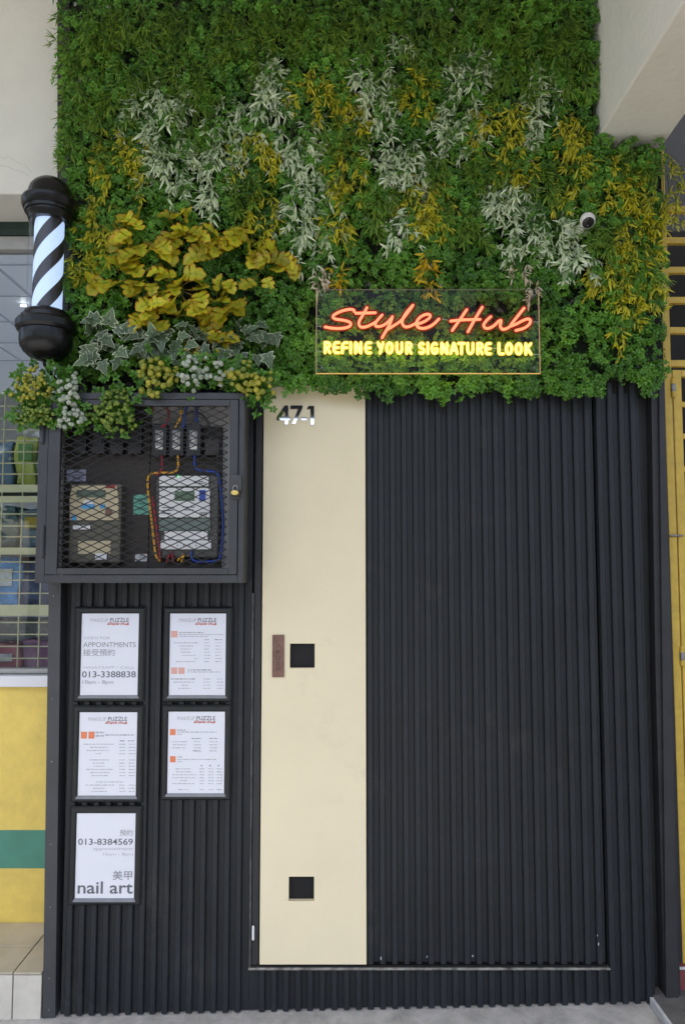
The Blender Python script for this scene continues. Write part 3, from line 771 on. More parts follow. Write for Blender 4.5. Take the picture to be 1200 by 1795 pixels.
for j in range(nz):
    for i in range(nx):
        if (i+j) % 2: continue
        x, z = mx0+(i-1)*cw/2, mz0+(j-1)*chh/2
        for sx, sz in ((1, 1), (1, -1)):
            bx, bz = x+sx*cw/2, z+sz*chh/2
            if min(x, bx) < mx0-0.012 or max(x, bx) > mx1+0.012 or min(z, bz) < mz0-0.012 or max(z, bz) > mz1+0.012: continue
            strand(x, z, bx, bz)
obj('mesh_panel', bm, meshm, cdoor)
bm = bmesh.new()
for pa, pb in ((925, 975), (730, 775)):
    p, q = at(75, pa, CYF), at(75, pb, CYF)
    bm = bmesh.new(); add_tube(bm, [(p.x+0.004, CYF-0.007, p.z), (p.x+0.004, CYF-0.007, q.z)], 0.007, 10)
    obj('hinge', bm, cagem, cdoor)
bm = bmesh.new(); box_px(bm, 402, 832, 423, 861, CYF-0.022, CYF-0.0035); box_px(bm, 408, 861, 420, 876, CYF-0.010, CYF-0.0036)
obj('hasp', bm, blacktrim, cdoor, bevel=0.002)
pl = at(412, 864, CYF-0.03)
padlock = thing('padlock', 'small brass padlock hanging on the hasp of the meter cage', 'padlock', pl)
brass = mat('brass', (0.72, 0.55, 0.18), 0.3, metal=0.85, var=0.2, vscale=60)
bm = bmesh.new(); add_lathe(bm, [(0, -0.010), (0.0075, -0.010), (0.0085, -0.008), (0.0085, 0.010), (0.0075, 0.012), (0, 0.012)], Vector((pl.x, pl.y, pl.z)), 20, Vector((0, -1, 0)))
for v in bm.verts: v.co.x = pl.x+(v.co.x-pl.x)*1.55
obj('body', bm, brass, padlock)
bm = bmesh.new(); add_tube(bm, smooth_path([(pl.x-0.007, pl.y+0.004, pl.z+0.004), (pl.x-0.007, pl.y+0.004, pl.z+0.018), (pl.x, pl.y+0.004, pl.z+0.025), (pl.x+0.007, pl.y+0.004, pl.z+0.018), (pl.x+0.007, pl.y+0.004, pl.z+0.004)]), 0.0022, 8)
obj('shackle', bm, steel, padlock)
# boards inside
YB0 = -0.014
bm = bmesh.new(); box_px(bm, 98, 704, 408, 1004, YB0, YB0+0.012)
obj('back_plate', bm, mat('pale_back_plate', (0.66, 0.66, 0.66), 0.6, var=0.15, vscale=10), cage)
brown = mat('brown_board', (0.055, 0.046, 0.040), 0.6, spec=0.35, var=0.3, vscale=12)
for nm, q in (('meter_board', (112, 700, 262, 1003)), ('meter_board', (262.6, 748, 388, 1003))):
    bm = bmesh.new(); box_px(bm, *q, YB0-0.022, YB0-0.0005); obj(nm, bm, brown, cage, bevel=0.002)
YBF = YB0-0.0225
stick = [('paper_sticker', (117, 823, 151, 844), (0.42, 0.43, 0.58), 'bluish printed sticker'), ('paper_sticker', (234, 867, 262, 902), (0.16, 0.50, 0.38), 'green and white printed sticker'), ('paper_sticker', (237, 971, 258, 984), (0.72, 0.73, 0.74), 'small white sticker')]
for nm, (a0, b0, a1, b1), c, lab in stick:
    bm = bmesh.new(); box_px(bm, a0, b0, a1, b1, YBF-0.0008, YBF-0.0001)
    for k in range(3):
        h = (b1-b0)/4; box_px(bm, a0+(a1-a0)*0.3, b0+h*(k+0.7), a1-3, b0+h*(k+1.0), YBF-0.0013, YBF-0.0009, 1)
    o = obj(nm, bm, [mat('sticker', c, 0.5, var=0.25, vscale=60), mat('sticker_print', tuple(x*0.35 for x in c), 0.6)], cage); o['label'] = lab
# old meter, left
skyb = mat('sky_blue_paper', (0.08, 0.36, 0.66), 0.5)
YF = -0.085
beige = mat('beige_meter_face', (0.58, 0.50, 0.32), 0.45, var=0.15, vscale=30)
olive = mat('smoky_cover', (0.115, 0.11, 0.085), 0.3, var=0.2, vscale=20)
lcd = mat('meter_display', (0.10, 0.15, 0.11), 0.2, var=0.2, vscale=40)
p = at(167, 985, YF)
m1 = thing('electricity_meter', 'old beige electricity meter with a smoky lower cover, left inside the cage', 'meter', (p.x, -0.05, p.z))
bm = bmesh.new(); box_px(bm, 121, 848, 212, 987, YF, YBF-0.001); obj('body', bm, olive, m1, bevel=0.005)
bm = bmesh.new(); prism_px(bm, [(127, 851), (205, 851), (208, 872), (208, 912), (122, 912), (122, 872)], YF-0.006, YF-0.0005); obj('face_plate', bm, beige, m1, bevel=0.0015)
bm = bmesh.new(); box_px(bm, 134, 859, 185, 872, YF-0.0075, YF-0.0062); obj('register_window', bm, lcd, m1)
bm = bmesh.new(); box_px(bm, 186, 850, 202, 856, YF-0.0075, YF-0.0062); obj('seal_tag', bm, mat('red_tag', (0.32, 0.02, 0.02), 0.5), m1)
bm = bmesh.new(); q = at(191, 898, YF-0.006); add_lathe(bm, [(0, 0.004), (0.007, 0.004), (0.0125, 0.003), (0.0125, 0.0003), (0, 0.0003)], q, 20, Vector((0, -1, 0))); obj('dial', bm, wood, m1)
bm = bmesh.new(); box_px(bm, 137, 948, 194, 971, YF-0.003, YF-0.0003); obj('name_plate', bm, beige, m1, bevel=0.001)
bm = bmesh.new()
for q, k in (((143, 884, 166, 892), 0), ((175, 884, 184, 891), 0), ((126, 903, 134, 912), 0), ((147, 877, 164, 883.5), 1), ((128, 921, 158, 928), 1), ((167, 970, 187, 981), 1)):
    bm = bmesh.new(); box_px(bm, *q, YF-0.0085, YF-0.0063); obj('torn_sticker', bm, white if k else skyb, m1)
# new meter, right
p = at(325, 963, YF)
m2 = thing('electricity_meter', 'white digital electricity meter with a blue button, right inside the cage', 'meter', (p.x, -0.05, p.z))
bm = bmesh.new(); box_px(bm, 272, 832, 383, 978, YF+0.012, YBF-0.001); obj('housing', bm, mat('smoke_housing', (0.09, 0.09, 0.085), 0.25, var=0.2, vscale=20), m2, bevel=0.005)
mw = mat('meter_white', (0.80, 0.81, 0.80), 0.4, var=0.08, vscale=40)
bm = bmesh.new()
box_px(bm, 279, 834, 366, 852, YF-0.002, YF+0.0115); box_px(bm, 279, 855, 368, 907, YF-0.002, YF+0.0115)
box_px(bm, 288, 931, 364, 946, YF-0.004, YF+0.0115); box_px(bm, 281, 947, 370, 963, YF-0.002, YF+0.0115)
obj('body', bm, mw, m2, bevel=0.002)
bm = bmesh.new(); box_px(bm, 279, 909, 369, 930, YF, YF+0.011); obj('label_band', bm, mat('green_grey_band', (0.16, 0.21, 0.19), 0.4, var=0.35, vscale=50), m2)
bm = bmesh.new(); box_px(bm, 306, 861, 341, 878, YF-0.0035, YF-0.0021); obj('display', bm, mat('green_display', (0.08, 0.15, 0.09), 0.2), m2)
bm = bmesh.new(); box_px(bm, 349, 859, 360, 878, YF-0.006, YF-0.0021); obj('button', bm, mat('blue_plastic', (0.02, 0.07, 0.42), 0.35), m2, bevel=0.003, seg=3)
bm = bmesh.new(); q = at(312, 834, YF-0.003); add_lathe(bm, [(0, 0.003), (0.003, 0.002), (0.0035, 0), (0, 0)], q, 12, Vector((0, -1, 0)))
obj('indicator', bm, mat('green_led', (0.1, 0.9, 0.2), 0.3, emit=(0.1, 1.0, 0.25), estr=0.5), m2)
bm = bmesh.new()  # barcode, print lines and terminal screws share one mesh
for k in range(10): box_px(bm, 350+k*1.4, 897, 350.7+k*1.4, 904, YF-0.0028, YF-0.0021)
for k, (u, v) in enumerate(((284, 889), (284, 894), (284, 899), (320, 888), (320, 893), (340, 843), (340, 846))): box_px(bm, u, v, u+22-3*(k % 3), v+1.6, YF-0.0028, YF-0.0021)
for k in range(6): q = at(300+k*11, 956, YF-0.002); add_lathe(bm, [(0, 0.001), (0.0022, 0.001), (0.0022, 0.0001), (0, 0.0001)], q, 8, Vector((0, -1, 0)))
obj('print_and_screws', bm, ink, m2)
# fuse holders
fb = mat('fuse_black', (0.014, 0.014, 0.015), 0.35); fw = mat('fuse_clear', (0.30, 0.30, 0.30), 0.15, var=0.5, vscale=90)
pale = mat('fuse_contact', (0.66, 0.64, 0.58), 0.3, metal=0.3)
for k, (x, lab) in enumerate(((279, 'black fuse holder above the red wire, first of the three clear-windowed ones'), (309, 'black fuse holder with a clear window above the yellow wire'), (339, 'black fuse holder with a clear window above the blue wire'))):
    p = at(x, 800, YF); t = thing('fuse_holder', lab, 'fuse holder', (p.x, -0.05, p.z), 'clear windowed fuse holders in the cage')
    bm = bmesh.new(); box_px(bm, x-13, 742, x+13, 799, YF, YBF-0.001); obj('body', bm, fb, t, bevel=0.004)
    bm = bmesh.new(); box_px(bm, x-7, 754, x+7, 789, YF-0.003, YF-0.0003); obj('cover_window', bm, fw, t, bevel=0.002)
    bm = bmesh.new()
    q = at(x, 771, YF-0.003); add_lathe(bm, [(0, 0.004), (0.006, 0.003), (0.008, 0.0003), (0, 0.0003)], q, 14, Vector((0, -1, 0)))
    box_px(bm, x-6, 782, x+6, 787, YF-0.005, YF-0.0032); q = at(x, 759, YF-0.003); add_lathe(bm, [(0, 0.003), (0.003, 0.002), (0.004, 0.0003), (0, 0.0003)], q, 12, Vector((0, -1, 0)))
    obj('contact', bm, pale, t)
for k, x in enumerate((139, 172, 204, 236)):
    p = at(x, 800, YF); t = thing('fuse_holder', 'plain black fuse holder in the dim row along the top left of the cage', 'fuse holder', (p.x, -0.05, p.z), 'plain fuse holders in the cage')
    bm = bmesh.new(); box_px(bm, x-12, 742, x+12, 795, YF+0.01, YBF-0.001); obj('body', bm, fb, t, bevel=0.004)
    bm = bmesh.new(); box_px(bm, x-8, 752, x+8, 780, YF+0.005, YF+0.0098); obj('grip', bm, blackp, t, bevel=0.003)
p = at(371, 800, YF); t = thing('fuse_holder', 'brown black neutral block right of the three windowed fuse holders', 'fuse holder', (p.x, -0.05, p.z))
bm = bmesh.new(); box_px(bm, 359, 768, 385, 798, YF+0.008, YBF-0.001); obj('body', bm, mat('brown_block', (0.035, 0.028, 0.025), 0.45), t, bevel=0.003)
# cables
def cable(name, label, paths, cols, r=2.1, Y=YF-0.004, group='cables inside the meter cage'):
    c0 = at(*paths[0][0][0], Y); t = thing(name, label, 'cable', c0, group)
    for i, (pts, mi) in enumerate(paths):
        bm = bmesh.new(); add_tube(bm, smooth_path([at(x, y, Y+0.0012*i) for x, y in pts], 5), r/pxm(Y), 8)
        obj('cable_run', bm, cols[mi], t, smooth=True)
cr = mat('cable_red', (0.30, 0.012, 0.03), 0.4); cy = mat('cable_yellow', (0.66, 0.33, 0.02), 0.4); cb = mat('cable_blue', (0.012, 0.05, 0.30), 0.4); ck = mat('cable_black', (0.012, 0.012, 0.012), 0.4)
cable('cable', 'red cable looping above the fuse holders and down beside the white meter', [([(266, 722), (270, 708), (285, 706), (294, 716), (295, 736), (285, 748)], 0), ([(284, 800), (284, 822), (276, 832)], 0), ([(268, 872), (272, 905), (277, 945), (281, 982)], 0), ([(292, 985), (300, 968), (304, 984)], 0)], [cr])
cable('cable', 'yellow cable running down the left side of the white meter', [([(290, 716), (296, 707), (312, 706), (318, 716), (315, 735), (308, 748)], 0), ([(312, 800), (312, 820), (302, 828), (270, 829), (261, 834), (259, 850), (262, 880), (268, 930), (273, 972), (280, 983)], 0), ([(318, 985), (322, 972), (312, 982)], 0)], [cy])
cable('cable', 'blue cable running down the right side of the white meter', [([(322, 748), (324, 728), (330, 706)], 0), ([(344, 740), (345, 720), (344, 706)], 0), ([(341, 800), (342, 818), (350, 824), (380, 829), (386, 850), (390, 890), (391, 930), (386, 975), (378, 983), (350, 985), (337, 980), (336, 966)], 0)], [cb], r=2.4)
cable('cable', 'black cable curving down to the neutral block', [([(322, 728), (340, 722), (358, 730), (368, 750), (372, 770)], 0), ([(380, 795), (384, 830)], 0)], [ck], r=1.8)

# ------------------------------------------------------------------ barber pole
PY = -0.13
pc = at(85, 470, PY); S_ = 1/pxm(PY)
def pz(py): return at(85, py, PY).z
pole = thing('barber_pole', 'lit black and white striped barber pole with domed black caps', 'barber pole', (pc.x, PY, pz(630)))
gl_black = mat('pole_black', (0.006, 0.006, 0.007), 0.24, spec=0.34, var=0.3, vscale=20)
def crisp(o):
    e_ = o.modifiers.new('edges', 'EDGE_SPLIT'); e_.split_angle = R(24)
def cap(prof): return [(r*S_, pz(y)) for r, y in prof]
bm = bmesh.new(); add_lathe(bm, cap([(0, 390), (36, 390), (37, 386), (40, 380), (40, 377), (43, 376), (43.5, 371), (45.5, 370), (48.5, 364), (49, 356), (47, 352), (42, 350), (39, 347), (38, 339), (35.5, 331), (30, 324), (22, 318), (12, 314.5), (0, 313)]), (pc.x, PY, 0), 48)
crisp(obj('top_cap', bm, gl_black, pole, smooth=True))
bm = bmesh.new(); add_lathe(bm, cap([(0, 633), (16, 631), (29, 626), (38, 618.5), (44, 609), (45.5, 600), (45.5, 584), (49, 583), (52, 578), (52.5, 568), (50, 564), (43.5, 562.5), (43, 556), (39, 554.5), (38, 549.5), (33, 546.5), (0, 545.5)]), (pc.x, PY, 0), 48)
crisp(obj('bottom_cap', bm, gl_black, pole, smooth=True))
bm = bmesh.new(); add_lathe(bm, [(34.5*S_, pz(546)), (34.5*S_, pz(386))], (pc.x, PY, 0), 48)
obj('glass_tube', bm, clear, pole, smooth=True)
# striped cylinder: helical bands built into the mesh, the white ones lit from inside
za, zb2 = pz(547), pz(385); rr = 25.5*S_; bm = bmesh.new()
turns = 162/192.0                        # three black bands wind round the tube
def hel(u, v): # u: band coordinate 0..1 round the tube, v: height 0..1
    ang = 2*math.pi*(u+turns*v+0.036)
    return (pc.x+rr*math.cos(ang), PY+rr*math.sin(ang), za+(zb2-za)*v)
U = 33; Vn = 64
g = [[bm.verts.new(hel(i/U, j/Vn)) for i in range(U)] for j in range(Vn+1)]
for j in range(Vn):
    for i in range(U):
        i2 = (i+1) % U
        mi = 1 if ((i+1) % 11) < 5 else 0
        bm.faces.new((g[j][i], g[j][i2], g[j+1][i2], g[j+1][i])).material_index = mi
stw = mat('lit_white_stripe', (0.26, 0.30, 0.40), 0.4, emit=(0.50, 0.68, 1.0), estr=0.23)
stb = mat('black_stripe', (0.02, 0.02, 0.025), 0.4)
obj('striped_cylinder', bm, [stw, stb], pole, smooth=True)
bm = bmesh.new()
for py in (365, 575):
    z = pz(py); add_box(bm, pc.x+0.03, pc.x+0.075, PY+0.03, 0.02, z-0.018, z+0.018)
add_box(bm, pc.x+0.028, pc.x+0.088, -0.002, 0.0115, pz(600), pz(335))
obj('wall_bracket', bm, gl_black, pole, bevel=0.003)
bm = bmesh.new(); add_tube(bm, smooth_path([(pc.x-0.006, PY, pz(630)), (pc.x-0.004, PY+0.01, pz(640)), (pc.x+0.01, PY+0.05, pz(655)), (pc.x+0.03, -0.02, pz(668))]), 0.006, 8)
obj('power_cord', bm, gl_black, pole, smooth=True)

# ------------------------------------------------------------------ security camera
KY = -0.085
kc = at(1029, 386, KY-0.035)
sec = thing('security_camera', 'small round white security camera peeking out of the plant wall', 'camera', at(1021, 400, KY+0.05))
wp = mat('camera_white', (0.72, 0.71, 0.67), 0.35)
bm = bmesh.new()
ax = Vector((-0.10, -0.62, -0.78)).normalized(); r0 = 13.8/pxm(KY-0.035)
prof = [(r0*math.sin(a)*(1 if a < 2.2 else 1), -r0*math.cos(a)) for a in [R(x) for x in range(0, 132, 11)]]
prof += [(r0*0.80, r0*0.70), (r0*0.76, r0*0.68)]
add_lathe(bm, prof, kc, 36, ax); obj('head', bm, wp, sec, smooth=True)
bm = bmesh.new(); add_lathe(bm, [(r0*0.77, r0*0.69), (r0*0.70, r0*0.72), (r0*0.4, r0*0.74), (0, r0*0.75)], kc, 32, ax)
obj('lens_face', bm, mat('camera_lens', (0.012, 0.010, 0.010), 0.12, spec=0.6), sec, smooth=True)
bm = bmesh.new(); add_lathe(bm, [(0, 0.0005), (0.0022, 0.0004), (0.002, -0.001)], kc+ax*(r0*0.75+0.0005)+Vector((-0.002, 0, -0.009)), 10, ax)
obj('sensor', bm, steel, sec)
bm = bmesh.new(); bc = at(1020, 403, KY+0.02); rb = 13/pxm(KY)
add_lathe(bm, [(rb*math.sin(R(q)), rb*math.cos(R(q))) for q in range(0, 181, 15)], bc, 32, Vector((0.0, -0.75, 0.66)))
obj('base', bm, wp, sec, smooth=True)
bm = bmesh.new(); box_px(bm, 990, 389, 1005, 412, -0.075, -0.002); obj('junction_box', bm, wp, sec, bevel=0.003)
bm = bmesh.new(); q0 = at(1040, 398, -0.07); q1 = at(1054, 399, -0.06)
add_tube(bm, [q0, q1], 0.005, 8); obj('cable', bm, wp, sec); bm = bmesh.new(); add_tube(bm, [q0-Vector((0, 0, 0.009)), q1-Vector((0, 0, 0.009))], 0.003, 8); obj('cable', bm, wp, sec)

# ------------------------------------------------------------------ neon sign
NYF = -0.115
sp = at(750, 655, NYF)
sign = thing('neon_sign', 'clear acrylic sign with glowing orange script over yellow capitals', 'sign', (sp.x, NYF, sp.z))
AX0, AX1 = at(555, 580, NYF).x, at(944, 580, NYF).x; AZ0, AZ1 = at(750, 654, NYF).z, at(750, 508, NYF).z
bm = bmesh.new(); add_box(bm, AX0, AX1, NYF, NYF+0.005, AZ0, AZ1); obj('acrylic_panel', bm, acrylic, sign)
edge_m = mat('lit_edge', (0.5, 0.3, 0.1), 0.4, emit=(1.0, 0.55, 0.12), estr=0.13)
edge_d = mat('dim_edge', (0.35, 0.25, 0.18), 0.4, emit=(1.0, 0.42, 0.16), estr=0.04)
bm = bmesh.new()
E = 0.0024
add_box(bm, AX0-E, AX1+E, NYF-0.0005, NYF+0.0055, AZ0-E, AZ0-0.0002, 0)
add_box(bm, AX1+0.0002, AX1+E, NYF-0.0005, NYF+0.0055, AZ0, AZ1, 1); add_box(bm, AX0-E, AX0-0.0002, NYF-0.0005, NYF+0.0055, AZ0, AZ1, 1)
add_box(bm, AX0-E, AX1+E, NYF-0.0005, NYF+0.0055, AZ1+0.0002, AZ1+E*0.7, 2)
obj('panel_edge', bm, [edge_m, edge_d, mat('cold_edge', (0.16, 0.15, 0.10), 0.4)], sign)
red_core = mat('script_tube', (0.3, 0.08, 0.04), 0.4, emit=(1.0, 0.20, 0.09), estr=0.52)
red_rim = mat('script_rim', (0.03, 0.002, 0.002), 0.5, emit=(0.8, 0.014, 0.003), estr=0.05)
red_glow = mat('script_added_glow', (0.6, 0.1, 0.05), 0.4, emit=(1.0, 0.16, 0.05), estr=1.3)
yel_glow = mat('capital_added_glow', (0.8, 0.7, 0.2), 0.4, emit=(1.0, 0.80, 0.15), estr=2.2)
yel_core = mat('capital_tube', (0.4, 0.32, 0.08), 0.4, emit=(1.0, 0.78, 0.16), estr=0.62)
yel_rim = mat('capital_rim', (0.5, 0.3, 0.02), 0.5, emit=(0.9, 0.40, 0.012), estr=0.13)
def neon(name_core, paths, rc, rrim, mc, mr, smooth, mglow):
    bc_, br_ = bmesh.new(), bmesh.new()
    for s in paths:
        f = [at(x, y, NYF-0.012) for x, y in s]; b_ = [at(x, y, NYF-0.005) for x, y in s]
        if smooth: f, b_ = smooth_path(f, 7), smooth_path(b_, 7)
        add_tube(bc_, f, rc/pxm(NYF), 10); add_tube(br_, b_, rrim/pxm(NYF), 10, flat=0.42)
    core = obj(name_core, bc_, mc, sign, smooth=True)
    obj('tube_casing', br_, mr, core, smooth=True)
    bk = bmesh.new()  # added glowing tubes, hidden behind the letters, to light the foliage
    for s in paths:
        b_ = [at(x, y, NYF+0.0095) for x, y in s]
        if smooth: b_ = smooth_path(b_, 5)
        add_tube(bk, b_, rc*0.8/pxm(NYF), 8, flat=0.6)
    obj('added_rear_glow', bk, mglow, core, smooth=True)
neon('script_lettering', strokes, 2.45, 5.7, red_core, red_rim, True, red_glow)
ARC = lambda cx, cy, rx, ry, a0, a1, n=9: [(cx+rx*math.cos(R(a0+(a1-a0)*i/n)), cy+ry*math.sin(R(a0+(a1-a0)*i/n))) for i in range(n+1)]
GL_ = {
    'R': [[(0.08, 0), (0.08, 1)], [(0.08, 1), (0.5, 1)]+ARC(0.5, 0.76, 0.42, 0.24, 90, -90)+[(0.08, 0.52)], [(0.45, 0.5), (0.92, 0)]],
    'E': [ARC(0.5, 0.5, 0.42, 0.5, 62, 298, 12)[:0]+[(0.95, 1), (0.4, 1)]+ARC(0.45, 0.5, 0.37, 0.5, 95, 265, 10)+[(0.4, 0), (0.95, 0)], [(0.1, 0.5), (0.88, 0.5)]],
    'F': [[(0.95, 1), (0.45, 0.99), (0.15, 0.85), (0.08, 0.6), (0.08, 0)], [(0.1, 0.5), (0.85, 0.5)]],
    'I': [[(0.5, 0), (0.5, 1)]],
    'N': [[(0.06, 0), (0.06, 1)], [(0.06, 1), (0.25, 0.9), (0.75, 0.1), (0.94, 0)], [(0.94, 0), (0.94, 1)]],
    'Y': [[(0.05, 1), (0.45, 0.5)], [(0.95, 1), (0.4, 0.0)]],
    'O': [ARC(0.5, 0.5, 0.45, 0.5, 90, 450, 20)],
    'U': [[(0.06, 1), (0.06, 0.4)]+ARC(0.5, 0.38, 0.44, 0.38, 180, 360, 10)+[(0.94, 1)]],
    'S': [ARC(0.52, 0.75, 0.4, 0.25, 35, 270, 10)+ARC(0.5, 0.25, 0.42, 0.25, 90, -145, 10)[1:]],
    'G': [ARC(0.5, 0.5, 0.45, 0.5, 50, 330, 16)+[(0.92, 0.45), (0.6, 0.45)]],
    'A': [[(0.02, 0), (0.45, 1)], [(0.45, 1), (0.6, 0.95), (0.96, 0)], [(0.22, 0.32), (0.8, 0.32)]],
    'T': [[(0.02, 1), (0.98, 1)], [(0.5, 1), (0.5, 0)]],
    'L': [[(0.1, 1), (0.1, 0.1), (0.2, 0), (0.95, 0)]],
    'K': [[(0.08, 0), (0.08, 1)], [(0.92, 1), (0.12, 0.48)], [(0.35, 0.58), (0.95, 0)]],
}
caps_ = [('R', 573.6, 10), ('E', 588.9, 10), ('F', 603.9, 10), ('I', 614.4, 2), ('N', 627.5, 10.5), ('E', 644.7, 10), ('Y', 666.7, 9.5), ('O', 682.3, 11), ('U', 699.5, 10), ('R', 716.3, 9.5),
         ('S', 738.5, 9.5), ('I', 749.3, 2), ('G', 761.4, 11), ('N', 778.2, 10.5), ('A', 795.1, 12), ('T', 808.3, 10), ('U', 823.7, 10.5), ('R', 840.6, 9.5), ('E', 854.6, 9.5), ('L', 877.4, 9), ('O', 891.4, 10.5), ('O', 908.4, 10.5), ('K', 925.2, 10.5)]
cp = []
for ch, cx_, wd in caps_:
    k = (cx_-573)/352; yt, yb = 600.3+2.2*k, 618.2+2.6*k
    if ch == 'A' or ch == 'T': cx_ += 0
    for s in GL_[ch]:
        cp.append([(cx_+(u-0.5)*wd, yb+(yt-yb)*v) for u, v in s])
neon('capital_lettering', cp, 2.15, 3.7, yel_core, yel_rim, False, yel_glow)
wirem = mat('pale_wire', (0.42, 0.42, 0.40), 0.4)
for p, q in ((Az((22, 410)), Az((100, 412))), (Az((22, 668)), Az((96, 665))), (Bz((178, 336)), Bz((270, 352))), (Bz((1090, 366)), Bz((1165, 368))), (Bz((1098, 694)), Bz((1168, 694))), (Az((580, 575)), Az((630, 580))), (Az((985, 590)), Az((1040, 592))), (Bz((695, 632)), Bz((742, 632)))):
    bm = bmesh.new(); add_tube(bm, [at(*p, NYF-0.003), at(*q, NYF-0.003)], 0.0010, 6); obj('wire', bm, wirem, sign)
stand = mat('clear_standoff', (0.14, 0.145, 0.14), 0.3, metal=0.3)
for px, py in ((564, 518), (935, 518), (564, 645), (935, 645)):
    bm = bmesh.new(); p = at(px, py, NYF); add_lathe(bm, [(0, 0.005), (0.0035, 0.005), (0.0045, 0.0035), (0.0045, -0.005), (0.003, -0.0055), (0.003, -0.115), (0, -0.115)], p, 16, Vector((0, -1, 0)))
    obj('standoff', bm, stand, sign)

# ------------------------------------------------------------------ yellow gate and grey wall, right
GY = 0.06
gw = thing('grey_wall', 'dark grey painted wall under the beam behind the yellow gate', 'wall', (1.3, 0.3, 2.8))
bm = bmesh.new(); xg0 = at(1140, 300, 0.30).x
add_box(bm, xg0, xg0+1.8, 0.30, 0.36, at(1180, 405, 0.30).z, 4.295); obj('surface', bm, greyp, gw)
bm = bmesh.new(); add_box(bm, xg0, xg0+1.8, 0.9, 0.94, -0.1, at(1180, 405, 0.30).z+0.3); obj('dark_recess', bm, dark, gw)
gt = thing('folding_gate', 'yellow steel gate with horizontal bars and exposed hinges at the right edge', 'gate', (at(1195, 1690, GY).x, GY, at(1190, 1694, GY).z))
def wx(px, py): return at(px, py, GY).x
PX0, PX1 = wx(1173.5, 1000), wx(1187.5, 1000)
LX0, LX1 = wx(1190, 1000), wx(1205, 1000)
zb0 = at(1190, 1694, GY).z
bm = bmesh.new(); add_box(bm, PX0, PX1, GY, GY+0.03, zb0, at(1175, 262, GY).z); obj('post', bm, gate_y, gt, bevel=0.003)
bm = bmesh.new()
for py in (365, 420, 472, 525, 578, 636):
    z = at(1185, py, GY).z; add_box(bm, PX1+0.0005, PX1+0.9, GY+0.004, GY+0.026, z-0.012, z+0.012)
obj('fixed_bar', bm, gate_y, gt, bevel=0.002)
bm = bmesh.new()
zl = at(1190, 648, GY).z
add_box(bm, LX0, LX1, GY+0.002, GY+0.028, zb0+0.01, zl); add_box(bm, LX1, LX0+0.8, GY+0.002, GY+0.028, zl-0.025, zl)
zp = at(1190, 933, GY).z
add_box(bm, LX1, LX0+0.8, GY+0.008, GY+0.016, zb0+0.011, zp)
for py in (708, 764, 822, 879):
    z = at(1190, py, GY).z; add_box(bm, LX1, LX0+0.8, GY+0.004, GY+0.026, z-0.009, z+0.009)
leafo = obj('gate_leaf', bm, gate_y, gt, bevel=0.002)
bm = bmesh.new()
for py in (680, 1150, 1625):
    z = at(1190, py, GY).z; x = (PX1+LX0)/2
    bm = bmesh.new(); add_tube(bm, [(x, GY-0.004, z-0.03), (x, GY-0.004, z+0.03)], 0.008, 10)
    add_tube(bm, [(x, GY-0.004, z-0.012), (x, GY-0.004, z+0.012)], 0.0088, 10, 1)
    obj('hinge', bm, [gate_y, steel], leafo)
bm = bmesh.new(); z = at(1180, 939, GY).z; add_tube(bm, [(PX0+0.001, GY-0.006, z), (LX0+0.012, GY-0.006, z)], 0.0035, 8); obj('latch_bar', bm, steel, leafo)
bm = bmesh.new(); prism_px(bm, [(1188, 1694), (1290, 1694), (1290, 1751), (1192, 1751)], GY-0.02, GY+0.2)
q = at(1190, 1694, GY-0.02); add_box(bm, q.x, q.x+0.2, GY-0.022, GY-0.0202, q.z-0.010, q.z-0.001, 1)
o = obj('red_plinth', bm, [redp, kerbw]); tag(o, 'short red painted plinth under the yellow gate', 'plinth')

# ------------------------------------------------------------------ the plant wall
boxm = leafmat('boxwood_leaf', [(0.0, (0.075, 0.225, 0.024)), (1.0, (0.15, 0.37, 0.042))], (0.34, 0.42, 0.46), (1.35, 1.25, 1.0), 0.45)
olivem = leafmat('olive_leaf', [(0.0, (0.065, 0.18, 0.024)), (0.6, (0.125, 0.26, 0.032)), (1.0, (0.28, 0.40, 0.05))], (0.40, 0.52, 0.5), (1.4, 1.25, 1.0), 0.5)
yelm = leafmat('yellow_leaf', [(0.0, (0.14, 0.22, 0.025)), (0.3, (0.46, 0.48, 0.03)), (1.0, (0.82, 0.72, 0.04))], (0.30, 0.42, 0.6), (1.1, 1.05, 1.0), 0.45, 0.25)
orgglowm = leafmat('sign_glow_orange_leaf', [(0.0, (0.14, 0.20, 0.02)), (0.3, (0.58, 0.44, 0.018)), (1.0, (0.84, 0.58, 0.025))], (0.6, 0.6, 0.6), (1.1, 1.05, 1.0), 0.45, 0.25)  # yellow leaves with the sign's orange light put into their colour
whim = leafmat('pale_leaf', [(0.0, (0.18, 0.34, 0.10)), (0.25, (0.62, 0.74, 0.46)), (1.0, (0.92, 0.96, 0.80))], (0.20, 0.36, 0.14), (1.1, 1.08, 1.06), 0.5, 0.25)
pinkglowm = leafmat('sign_glow_pink_leaf', [(0.0, (0.30, 0.34, 0.16)), (0.3, (0.66, 0.60, 0.46)), (1.0, (0.90, 0.76, 0.64))], (0.75, 0.75, 0.7), (1.1, 1.05, 1.0), 0.5, 0.25)  # pale leaves, the pink cast of the sign's light painted in
philm = leafmat('golden_leaf', [(0.0, (0.44, 0.48, 0.036)), (0.20, (0.56, 0.57, 0.038)), (0.6, (0.58, 0.51, 0.03)), (0.85, (0.60, 0.38, 0.025)), (1.0, (0.52, 0.19, 0.02))], (0.42, 0.42, 0.40), (1.15, 1.15, 1.05), 0.42, 0.25)
